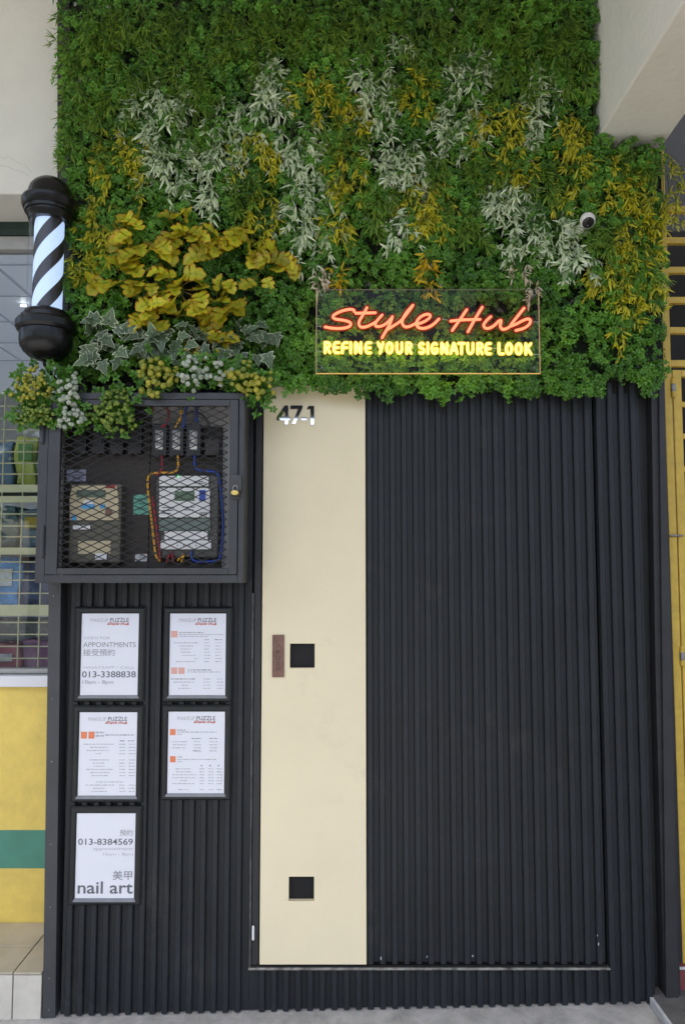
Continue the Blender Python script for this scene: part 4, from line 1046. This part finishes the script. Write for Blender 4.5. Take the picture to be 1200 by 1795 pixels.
ivym = leafmat('ivy_leaf', [(0.0, (0.20, 0.26, 0.20)), (0.12, (0.085, 0.14, 0.075)), (0.6, (0.115, 0.175, 0.095)), (0.76, (0.45, 0.52, 0.38)), (1.0, (0.78, 0.83, 0.66))], (0.55, 0.55, 0.55), (1.2, 1.2, 1.15), 0.4, 0.15)
budm = leafmat('yellow_bud', [(0.0, (0.34, 0.35, 0.035)), (0.4, (0.46, 0.44, 0.06)), (1.0, (0.24, 0.26, 0.03))], (0.32, 0.50, 0.6), (1.15, 1.05, 1.0), 0.5, 0.12)
gbudm = leafmat('green_bud', [(0.0, (0.13, 0.22, 0.03)), (0.4, (0.22, 0.30, 0.045)), (1.0, (0.10, 0.18, 0.03))], (0.35, 0.5, 0.6), (1.2, 1.1, 1.0), 0.5, 0.12)
wbudm = leafmat('white_bud', [(0.0, (0.40, 0.46, 0.37)), (0.4, (0.62, 0.66, 0.57)), (1.0, (0.16, 0.24, 0.13))], (0.40, 0.5, 0.4), (1.1, 1.05, 1.05), 0.5, 0.12)
stemm = mat('plant_stem', (0.05, 0.085, 0.025), 0.6, var=0.3, vscale=30)
puffm = mat('white_puff', (0.60, 0.64, 0.56), 0.7)

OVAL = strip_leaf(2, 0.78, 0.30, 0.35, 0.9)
LANCE = [strip_leaf(4, w_, b, 0.30, 0.85) for w_, b in ((0.19, 0.05), (0.21, 0.30), (0.18, 0.6), (0.18, -0.25))]
THIN = [strip_leaf(3, 0.115, b, 0.3, 0.75) for b in (0.05, 0.35)]
BALL = ball(8, 5, 0.35)
PHIL = [lobed_leaf([(0, 0.02), (0.01, 0.13), (0.08, 0.31), (0.20, 0.39), (0.27, 0.33), (0.27, 0.22), (0.37, 0.36), (0.51, 0.43), (0.60, 0.38), (0.60, 0.24), (0.70, 0.30), (0.82, 0.28), (0.88, 0.17), (0.96, 0.07), (1.0, 0.005)], 0.70, b, 0.32, 0.15) for b in (0.1, 0.35, -0.2)]
IVY = [lobed_leaf([(0.05, 0.01), (0.0, 0.16), (0.02, 0.34), (0.06, 0.46), (0.17, 0.36), (0.26, 0.29), (0.40, 0.50), (0.48, 0.40), (0.55, 0.24), (0.68, 0.20), (0.85, 0.11), (0.96, 0.04), (1.0, 0.004)], 0.80, b, 0.18, 0.04) for b in (0.05, 0.3)]

# small-leaved ground layer: one mat nobody could count
MAT = [(112, -25), (1030, -25), (1040, 248), (1046, 262), (1150, 264), (1150, 300), (1148, 560), (1146, 668), (1118, 662), (1050, 660), (1035, 682), (985, 690), (940, 684), (900, 692), (850, 684), (790, 680),
       (740, 676), (690, 686), (645, 680), (610, 676), (575, 690), (548, 680), (505, 686), (486, 668), (470, 660), (430, 640), (250, 635), (205, 662), (110, 668), (108, 610), (128, 560), (130, 330), (118, 300)]
def scatter(poly, n):
    xs = np.array([p[0] for p in poly]); ys = np.array([p[1] for p in poly])
    X = RNG.uniform(xs.min(), xs.max(), n); Y = RNG.uniform(ys.min(), ys.max(), n)
    k = in_poly(X, Y, poly); return X[k], Y[k]
def rosettes(C, nrm, nl, length, tint, tj=0.15, lean=0.55):
    """rings of nl small oval leaves round each centre C facing nrm"""
    N = len(C)
    ref = np.tile([0.0, 0.0, 1.0], (N, 1)); u = norm(np.cross(nrm, ref+0.01)); v = np.cross(nrm, u)
    ph = RNG.uniform(0, 6.28, N); G = []
    for k in range(nl):
        a = ph+2*math.pi*k/nl+RNG.normal(0, 0.25, N)
        d = (u*np.cos(a)[:, None]+v*np.sin(a)[:, None])+nrm*(lean+RNG.normal(0, 0.25, N))[:, None]
        G.append((OVAL, frames(d, nrm+RNG.normal(0, 0.2, (N, 3)), length*RNG.uniform(0.75, 1.2, N)), C+d*length[:, None]*0.1 if np.ndim(length) else C, np.clip(tint+RNG.normal(0, tj, N), 0, 1)))
    return G
def boxwood(X, Y, per=11, dome=0.032, leaf=0.0112, Y0=-0.004, hi=0.045):
    n = len(X); out = []
    base = at_np(X, Y, np.full(n, 0.0)); lift = RNG.uniform(0.0, hi, n)
    tone = np.clip(0.5+0.28*np.sin(X*0.021+2.1*np.sin(Y*0.013))*np.cos(Y*0.017+X*0.006)+RNG.normal(0, 0.16, n), 0, 1)
    for k in range(per):
        a = RNG.uniform(0, 6.28, n); c = np.sqrt(RNG.uniform(0, 1, n))
        nrm = np.stack([c*np.cos(a), -np.sqrt(np.maximum(0.05, 1-c*c))-0.15, c*np.sin(a)], -1)
        C = base+nrm*(dome*RNG.uniform(0.75, 1.1, n))[:, None]*np.array([1.0, 1.25, 1.0])
        C[:, 1] += Y0-lift
        C[:, 1] = np.minimum(C[:, 1], -0.002)
        out += rosettes(C, norm(nrm), 5, np.full(n, leaf), tone+0.18*(RNG.uniform(0, 1, n)-0.5))
    return out
X, Y = scatter(MAT, 3400)
G = boxwood(X, Y)
# sparse deep layer so that gaps read as foliage, not board
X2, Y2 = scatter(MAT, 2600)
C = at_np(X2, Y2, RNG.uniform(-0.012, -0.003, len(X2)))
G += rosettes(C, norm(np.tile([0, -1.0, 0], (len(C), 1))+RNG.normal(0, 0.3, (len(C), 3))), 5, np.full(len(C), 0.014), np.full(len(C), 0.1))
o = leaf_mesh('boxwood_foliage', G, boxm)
tag(o, 'dense small-leaved green artificial boxwood covering the wall above the door', 'foliage', kind='stuff')
# tufts hanging over the lower edge
EDGE = [(x, 690+6*math.sin(x*0.05)) for x in range(486, 1045, 14)]+[(1128, 690), (1136, 676), (1118, 678), (1145, 655), (105, 655), (125, 665), (150, 660), (175, 668), (200, 660), (228, 655)]
ey_ = np.array([p[1]-(9 if p[0] < 570 and p[0] > 480 else 0) for p in EDGE])
ex, ey = np.array([p[0] for p in EDGE])+RNG.normal(0, 5, len(EDGE)), ey_+RNG.normal(0, 4, len(EDGE))
o = leaf_mesh('boxwood_fringe', boxwood(ex, ey-6, 14, 0.034, 0.0135, -0.02, 0.02), boxm)
tag(o, 'bright green leafy fringe hanging over the top of the door', 'foliage', kind='stuff')

CLS = {'W': (whim, LANCE, 0.041, 5, 'pale sprays on the plant wall'), 'Y': (yelm, LANCE, 0.038, 5, 'yellow sprays on the plant wall'), 'O': (olivem, THIN, 0.044, 8, 'olive sprays on the plant wall'),
       'A': (orgglowm, LANCE, 0.042, 5, 'yellow sprays with painted orange glow'), 'P': (pinkglowm, LANCE, 0.036, 4, 'pale sprays with painted pink glow')}
NAME = {'W': 'pale_leaf_spray', 'Y': 'yellow_leaf_spray', 'O': 'olive_leaf_spray', 'A': 'sign_glow_orange_spray', 'P': 'sign_glow_pink_spray'}
def spray(cls, x, y, rx, ry, label, dens=1.0, Yb=-0.050, Yd=0.05):
    """A hanging spray: stems fan out from a root near its top, each ends in a whorl of narrow leaves."""
    m, tmpl, L, nl, grp = CLS[cls]
    if cls in 'WY' and rx > 20: rx, ry = rx*1.12, ry*1.12
    if cls == 'O': rx, ry = rx*1.25, ry*1.15
    root = at(x, y-ry*0.9, -0.004)
    t = thing(NAME[cls], label, 'plant spray', root, grp)
    want = max(5, rx*ry*math.pi/({'W': 105, 'Y': 110}.get(cls, 135))*dens)
    step = 11.5; PX, PY_, YY, strands = [], [], [], []
    while len(PX) < want:
        qx = x+rx*RNG.uniform(-0.85, 0.85); qy = y+ry*RNG.uniform(-1.0, 0.35)
        k = max(2, int(ry*RNG.uniform(0.5, 1.2)/step)); dx = (qx-x)/rx*0.3+RNG.normal(0, 0.25); ids = []
        dp = RNG.uniform(0.2, 1.0)
        for i in range(k):
            e = ((qx-x)/rx)**2+((qy-y)/ry)**2
            if e < (1.6 if cls == 'W' else 1.25):
                ids.append(len(PX)); PX.append(qx); PY_.append(qy-6)
                YY.append(Yb-Yd*dp*(0.5+0.5*(i+1)/k)*(1.1-0.6*min(1, e))-RNG.uniform(0, 0.01))
            qx += step*(dx+RNG.normal(0, 0.35)); qy += step*RNG.uniform(0.7, 1.2)
        if ids: strands.append(ids)
    px, py, yy = np.array(PX), np.array(PY_), np.array(YY); n = len(px)
    C = at_np(px, py, yy); G = []
    out = np.stack([(px-x)/rx*0.5, np.full(n, -0.45), np.full(n, -0.75)], -1)   # whorl axis: outward and down
    out = norm(out+RNG.normal(0, 0.33, (n, 3)))
    u = norm(np.cross(out, np.tile([0.1, -1.0, 0.2], (n, 1)))); v = np.cross(out, u)
    age = np.zeros(n)
    for ids in strands: age[ids] = np.linspace(RNG.uniform(0.25, 0.8), RNG.uniform(0.8, 1.0), len(ids))
    sz = RNG.uniform(0.65, 1.15, n)
    for k in range(nl):
        b = RNG.uniform(0, 6.28, n); sp = RNG.uniform(0.25, 1.15, n)
        d = norm(out+(u*np.cos(b)[:, None]+v*np.sin(b)[:, None])*sp[:, None])
        d[:, 1] = np.minimum(d[:, 1], 0.25)
        tm = tmpl[RNG.integers(0, len(tmpl))]
        nrm = np.tile([0.0, -0.9, 0.45], (n, 1))+RNG.normal(0, 0.35, (n, 3))
        G.append((tm, frames(d, nrm, L*sz*RNG.uniform(0.7, 1.1, n)), C, np.clip(age*RNG.uniform(0.65, 1.2, n), 0, 1)))
    leaf_mesh('leaves', G, m, t)
    bm = bmesh.new(); r0 = Vector(root)
    for ids in strands:
        c = [Vector(C[i]) for i in ids]
        add_tube(bm, smooth_path([r0, (r0+c[0])*0.5+Vector((0, -0.03, 0.012))]+c, 2), 0.0009, 3, caps=False)
    obj('stem', bm, stemm, t)

SPRAYS = [
    # pale
    ('W', 268, 198, 50, 62, 'pale spray that is the topmost left one, upper left of the plant wall'),
    ('W', 296, 305, 56, 56, 'wide pale spray above the golden broad leaves, left of centre'),
    ('W', 382, 262, 38, 74, 'pale spray between two yellow sprays, straight above the golden broad leaves'),
    ('W', 368, 362, 20, 40, 'thin pale tail hanging down into the golden broad leaves'),
    ('W', 455, 172, 42, 66, 'tall pale spray high above the house number'),
    ('W', 522, 258, 42, 58, 'pale spray just left of the yellow ones, upper centre'),
    ('W', 538, 382, 46, 72, 'long pale spray hanging above the left corner of the lit sign'),
    ('W', 660, 180, 32, 78, 'narrow upright pale spray at the centre top of the wall'),
    ('W', 705, 84, 20, 22, 'small pale sprig, the highest pale one of all'),
    ('W', 698, 300, 62, 46, 'broad pale spray at the centre of the plant wall'),
    ('W', 812, 152, 34, 62, 'upper pale spray of the pair right of centre'),
    ('W', 795, 245, 46, 46, 'lower pale spray of the pair right of centre'),
    ('W', 948, 200, 24, 78, 'slender pale column of leaves left of the concrete beam'),
    ('W', 885, 368, 46, 44, 'pale greyish spray above the word at the right of the sign'),
    ('W', 950, 425, 56, 58, 'large pale green spray above the right corner of the sign'),
    ('W', 705, 408, 26, 36, 'small pale tuft over the middle of the sign'),
    ('W', 1012, 470, 28, 34, 'loose pale sprig below the security camera'),
    ('P', 566, 492, 16, 36, 'drooping pale sprig with painted pink glow at the upper left corner of the sign'),
    ('P', 908, 485, 20, 26, 'pale sprig with painted pink glow just above the right end of the sign'),
    ('P', 932, 515, 12, 22, 'tiny pale sprig with painted pink glow overlapping the upper right corner of the sign'),
    # yellow
    ('Y', 212, 292, 42, 66, 'yellow spray left of the wide pale one, above the barber pole'),
    ('Y', 178, 405, 38, 60, 'yellow spray right beside the top cap of the barber pole'),
    ('Y', 145, 470, 26, 40, 'small dull yellow spray beside the striped glass of the barber pole'),
    ('Y', 442, 285, 42, 52, 'yellow spray between two pale ones, left of centre'),
    ('Y', 452, 405, 32, 58, 'hanging yellow spray right above the golden broad leaves'),
    ('Y', 552, 170, 46, 42, 'yellow spray high up between the pale sprays, left of centre'),
    ('Y', 612, 212, 26, 46, 'yellow spray left of the narrow upright pale one'),
    ('Y', 612, 315, 36, 62, 'deep yellow spray above the start of the sign script'),
    ('Y', 590, 415, 28, 40, 'mixed yellow spray above the left end of the sign'),
    ('Y', 733, 172, 28, 50, 'yellow spray between the narrow pale one and the pale pair'),
    ('Y', 745, 368, 52, 58, 'large yellow spray above the middle of the sign'),
    ('Y', 875, 235, 50, 50, 'yellow spray right of the pale pair, upper right'),
    ('Y', 905, 300, 36, 40, 'yellow spray under the slender pale column'),
    ('Y', 1012, 258, 40, 54, 'yellow spray under the lower corner of the concrete beam'),
    ('Y', 998, 352, 28, 28, 'small yellow sprig directly above the security camera'),
    ('Y', 1082, 335, 44, 56, 'yellow spray below the beam, inner one of the right hand cascade'),
    ('Y', 1150, 352, 42, 72, 'yellow spray spilling over the right edge beside the gate'),
    ('Y', 1118, 432, 44, 62, 'yellow spray in the middle of the right hand cascade'),
    ('Y', 1066, 500, 34, 42, 'yellow spray below and right of the security camera'),
    ('Y', 1095, 545, 26, 42, 'yellow spray low on the right of the wall'),
    ('Y', 1088, 605, 12, 32, 'lowest yellow tail, hanging near the right end'),
    ('Y', 1142, 528, 22, 40, 'thin dull yellow spray at the right border of the plants'),
    ('A', 752, 462, 18, 34, 'yellow sprig with painted orange glow just above the sign'),
    ('A', 752, 515, 13, 28, 'yellow sprig with painted orange glow dangling in front of the sign'),
    ('A', 588, 490, 14, 24, 'small yellow sprig with painted orange glow at the upper left of the sign'),
    # olive
    ('O', 148, 72, 42, 56, 'olive spray at the top left corner of the plant wall'),
    ('O', 142, 168, 36, 60, 'olive spray on the left border below the top corner'),
    ('O', 146, 255, 32, 56, 'olive spray on the left border above the barber pole'),
    ('O', 238, 62, 46, 50, 'olive spray along the top, second from the left corner'),
    ('O', 345, 78, 56, 62, 'wide olive spray along the top, left of centre'),
    ('O', 430, 62, 42, 50, 'olive spray high above the tall pale one'),
    ('O', 505, 45, 42, 48, 'olive spray along the top edge, centre left'),
    ('O', 578, 78, 46, 52, 'olive spray above the high yellow spray, near the centre'),
    ('O', 640, 52, 40, 50, 'olive spray on the top edge left of the highest pale sprig'),
    ('O', 752, 72, 48, 60, 'olive spray on the top edge right of the highest pale sprig'),
    ('O', 858, 66, 52, 62, 'olive spray on the top edge above the pale pair'),
    ('O', 952, 62, 50, 58, 'olive spray at the top, left of the beam'),
    ('O', 1008, 118, 34, 62, 'olive spray squeezed against the concrete beam'),
    ('O', 900, 152, 42, 52, 'olive spray left of the slender pale column'),
    ('O', 335, 150, 42, 40, 'dark olive spray above the wide pale one'),
    ('O', 228, 140, 30, 40, 'dark olive spray beside the topmost left pale one'),
    ('O', 755, 300, 30, 40, 'dark olive spray right of the broad central pale one'),
    ('O', 860, 312, 34, 40, 'dark olive spray between the yellow and greyish pale ones'),
    ('O', 1120, 300, 30, 30, 'dark olive spray right under the beam end'),
    ('O', 470, 110, 40, 50, 'olive spray between the tall pale one and the top edge, left of centre'),
    ('O', 690, 150, 26, 40, 'olive spray between the narrow pale one and the yellow spray at the top'),
    ('O', 590, 250, 40, 46, 'olive spray low between the two deep yellow sprays, centre left'),
    ('O', 200, 210, 34, 46, 'olive spray beside the topmost left pale one, nearer the border'),
    ('O', 330, 220, 26, 46, 'olive spray sunk between the two upper left pale ones'),
    ('O', 660, 370, 36, 44, 'olive spray hanging above the script of the sign'),
    ('O', 820, 400, 34, 46, 'olive spray over the right half of the sign'),
    ('O', 950, 330, 36, 40, 'olive spray to the left of the security camera'),
    ('O', 1050, 410, 34, 46, 'olive spray to the right of the security camera'),
    ('O', 1130, 480, 28, 40, 'olive spray low in the right hand cascade'),
    ('O', 425, 340, 26, 40, 'dark olive spray between the golden leaves and the long pale one'),
]
for s in SPRAYS: spray(*s)

# broad golden leaves, ivy
def bunch(name, label, cat, grp, m, tm, pts, L, mat_stem, Yb=-0.075, tone=0.6):
    """pts: (x, y) of the leaf bases in pixels, round the root."""
    P = np.array(pts, float); cx_, cy_ = P[:, 0].mean(), P[:, 1].mean()
    root = at(cx_, cy_, -0.004); t = thing(name, label, cat, root, grp)
    n = len(P); G = []
    yy = Yb-RNG.uniform(0, 0.045, n); C = at_np(P[:, 0], P[:, 1], yy)
    for i in range(n):
        ang = math.atan2(-(P[i, 1]-cy_)-6, (P[i, 0]-cx_))+RNG.normal(0, 0.75)
        d = np.array([[math.cos(ang)*0.9, -0.45+RNG.normal(0, 0.25), math.sin(ang)*0.75-0.40]])
        nrm = np.array([[RNG.normal(0, 0.3), -1.0, 0.55+RNG.normal(0, 0.25)]])
        G.append((tm[RNG.integers(0, len(tm))], frames(d, nrm, [L*RNG.uniform(0.75, 1.15)]), C[i:i+1]-norm(d)*L*0.4, np.array([np.clip(tone+RNG.normal(0, 0.3), 0, 1)])))
    leaf_mesh('leaves', G, m, t)
    bm = bmesh.new()
    for i in range(n):
        c = Vector(C[i]); r0 = Vector(root)
        add_tube(bm, smooth_path([r0, (r0+c)*0.5+Vector((0, -0.02, -0.008)), c], 3), 0.0016, 4, caps=False)
    obj('stem', bm, mat_stem, t)
def ring(cx_, cy_, rx, ry, n):
    a = RNG.uniform(0, 6.28, n); q = np.sqrt(RNG.uniform(0.0, 1, n)); return [(cx_+rx*q[i]*math.cos(a[i]), cy_+ry*q[i]*math.sin(a[i])) for i in range(n)]
gold_stem = mat('golden_stem', (0.30, 0.20, 0.03), 0.5)
GB = [(250, 415, 40, 40, 9, 'golden lobed leaves at the upper left of the broad-leaved patch'), (322, 405, 46, 36, 9, 'golden lobed leaves at the top of the broad-leaved patch'),
      (395, 440, 46, 36, 9, 'golden lobed leaves at the upper right of the broad-leaved patch'), (215, 495, 56, 38, 11, 'golden lobed leaves at the lower left of the patch, near the barber pole'),
      (312, 500, 44, 44, 10, 'golden lobed leaves at the heart of the broad-leaved patch'), (390, 530, 46, 34, 10, 'golden lobed leaves low right of the heart of the patch'),
      (470, 480, 42, 56, 13, 'golden lobed leaves at the right end of the broad-leaved patch'), (285, 552, 60, 20, 8, 'golden lobed leaves along the bottom of the patch above the ivy'),
      (362, 590, 34, 34, 7, 'golden lobed leaves hanging lowest, between the ivy')]
for cx_, cy_, rx, ry, n, lab in GB:
    bunch('golden_leaf_bunch', lab, 'leaf bunch', 'golden broad-leaved bunches', philm, PHIL, ring(cx_, cy_, rx*1.12, ry*1.12, n+4), 0.074, gold_stem, -0.085)
IB = [(172, 600, 44, 42, 13, 'variegated ivy right beside the lower cap of the barber pole'), (235, 608, 44, 34, 11, 'variegated ivy left of centre under the golden leaves'),
      (322, 602, 40, 36, 10, 'variegated ivy in the middle above the yellow buds'), (432, 602, 50, 36, 14, 'variegated ivy at the right end above the cage corner')]
for cx_, cy_, rx, ry, n, lab in IB:
    bunch('ivy_bunch', lab, 'ivy', 'variegated ivy bunches', ivym, IVY, ring(cx_, cy_, rx*1.08, ry*1.1, n+9), 0.058, stemm, -0.10)

# bud bunches over the cage
def buds(name, label, m, x, y, rx, ry, n, r, Yb=-0.16, dep=0.06, leaves=60):
    root = at(x, y-ry*0.5, -0.02); t = thing(name, label, 'bud bunch', root, 'budded bunches over the meter cage')
    q = np.sqrt(RNG.uniform(0, 1, n)); a = RNG.uniform(0, 6.28, n); q = q*(1+0.22*np.sin(3*a+x)+0.15*np.sin(5*a+y))
    px, py = x+rx*q*np.cos(a), y+ry*q*np.sin(a)
    C = at_np(px, py, Yb-dep*np.sqrt(np.maximum(0, 1-q*q))*RNG.uniform(0.4, 1, n))
    nz = norm(np.stack([(px-x)/rx*0.8, np.full(n, -1.0), -(py-y)/ry*0.7], -1)+RNG.normal(0, 0.25, (n, 3)))
    d = norm(np.cross(nz, np.tile([0.3, 0.1, 1.0], (n, 1))))
    leaf_mesh('buds', [(BALL, frames(d, nz, r*RNG.uniform(0.75, 1.15, n)), C, np.clip(RNG.beta(2, 1.3, n), 0, 1))], m, t)
    C2 = at_np(x+rx*RNG.normal(0, 0.62, leaves), y+ry*RNG.normal(0, 0.62, leaves), Yb+RNG.uniform(-0.01, 0.03, leaves))
    leaf_mesh('leaves', rosettes(C2, norm(np.tile([0, -1.0, 0.0], (leaves, 1))+RNG.normal(0, 0.5, (leaves, 3))), 5, np.full(leaves, 0.017), np.full(leaves, 0.35)), boxm, t)
    bm = bmesh.new()
    for j in range(0, n, 5): add_tube(bm, smooth_path([Vector(root), (Vector(root)+Vector(C[j]))*0.5+Vector((0, -0.015, 0.01)), Vector(C[j])], 3), 0.0012, 4, caps=False)
    obj('stem', bm, stemm, t)
buds('yellow_bud_bunch', 'yellow bud bunch left of the white buds on top of the cage', budm, 272, 662, 34, 36, 62, 0.0098)
buds('white_bud_bunch', 'white bud bunch in the middle of the cage top', wbudm, 332, 655, 22, 30, 26, 0.0100)
buds('green_bud_bunch', 'grey green bud bunch between the white and the right yellow buds', wbudm, 380, 648, 28, 22, 24, 0.0090)
buds('yellow_bud_bunch', 'yellow bud bunch on the right part of the cage top', budm, 420, 660, 30, 24, 30, 0.0098)
buds('yellow_bud_bunch', 'brownish yellow bud bunch at the top right corner of the cage', budm, 458, 678, 24, 26, 26, 0.0095)
buds('yellow_bud_bunch', 'yellow green bud bunch sticking out left of the cage below the barber pole', budm, 56, 680, 34, 32, 95, 0.0070)
buds('green_bud_bunch', 'green bud bunch at the top left corner of the cage', gbudm, 62, 725, 34, 22, 90, 0.0068, leaves=60)
buds('white_bud_bunch', 'white bud bunch over the top left of the cage', wbudm, 118, 686, 24, 30, 34, 0.0085)
buds('white_bud_bunch', 'lower white bud bunch drooping over the cage mesh', wbudm, 125, 732, 30, 20, 34, 0.0080)
buds('green_bud_bunch', 'fresh green bud bunch hanging in front of the cage mesh', gbudm, 200, 722, 36, 38, 120, 0.0074, leaves=70)
# little white puffs
for px, py in ((640, 384), (649, 388), (838, 462), (850, 464), (756, 466), (731, 471), (772, 500), (563, 468), (560, 482), (190, 12), (132, 8), (196, 190), (207, 206), (140, 142), (790, 18), (852, 36), (960, 30), (480, 150), (740, 384), (905, 262), (1010, 478)):
    c = at(px, py, -0.07); rr_ = RNG.uniform(0.007, 0.010)
    n = 60; dd = norm(RNG.normal(0, 1, (n, 3))); dd[:, 1] = -np.abs(dd[:, 1])
    o = leaf_mesh('white_puff_flower', [(THIN[0], frames(dd, dd[:, [1, 2, 0]]+0.01, np.full(n, rr_)), np.tile(np.array(c), (n, 1)), np.ones(n))], puffm)
    tag(o, 'tiny white puff flower tucked among the small green leaves', 'flower', 'tiny white puff flowers')

# trees across the street: only the mirrored house number and the shop window show them
treem = leafmat('street_tree_leaf', [(0.0, (0.05, 0.11, 0.02)), (1.0, (0.08, 0.16, 0.03))], (0.4, 0.5, 0.5), (1.3, 1.2, 1.0), 0.5)
bark = mat('bark', (0.12, 0.09, 0.07), 0.85, var=0.4, vscale=8)
for tx, ty, hh, cw_, lab in ((-0.45, -16.2, 4.75, 0.8, 'small green street tree across the road, mirrored in the house number'), (-8.3, -16.5, 5.6, 2.3, 'broad green street tree across the road, mirrored in the shop window')):
    t = thing('street_tree', lab, 'tree', (tx, ty, -0.42), 'trees across the road')
    n = 420; a_ = norm(RNG.normal(0, 1, (n, 3)))*(RNG.uniform(0.25, 1, n)**0.45)[:, None]
    a_ *= (1+0.25*np.sin(5*a_[:, 0]+3*a_[:, 2])*np.cos(4*a_[:, 1]))[:, None]
    C = np.array([tx, ty, hh-1.45])+a_*np.array([cw_, cw_*0.9, 1.45])
    leaf_mesh('crown', rosettes(C, norm(a_+np.array([0, 0, 0.4])), 6, np.full(n, 0.26), RNG.uniform(0.1, 0.9, n)), treem, t)
    bm = bmesh.new(); add_tube(bm, smooth_path([(tx, ty, -0.45), (tx+0.08, ty, 1.0), (tx, ty+0.05, hh-1.6)], 5), 0.14, 10, rs=None)
    for k in range(5):
        b_ = k*1.26; add_tube(bm, smooth_path([(tx, ty, hh-2.6+0.15*k), (tx+0.5*math.cos(b_), ty+0.5*math.sin(b_), hh-1.9), (tx+cw_*0.7*math.cos(b_), ty+cw_*0.7*math.sin(b_), hh-1.2)], 4), 0.05, 6)
    obj('trunk', bm, bark, t)
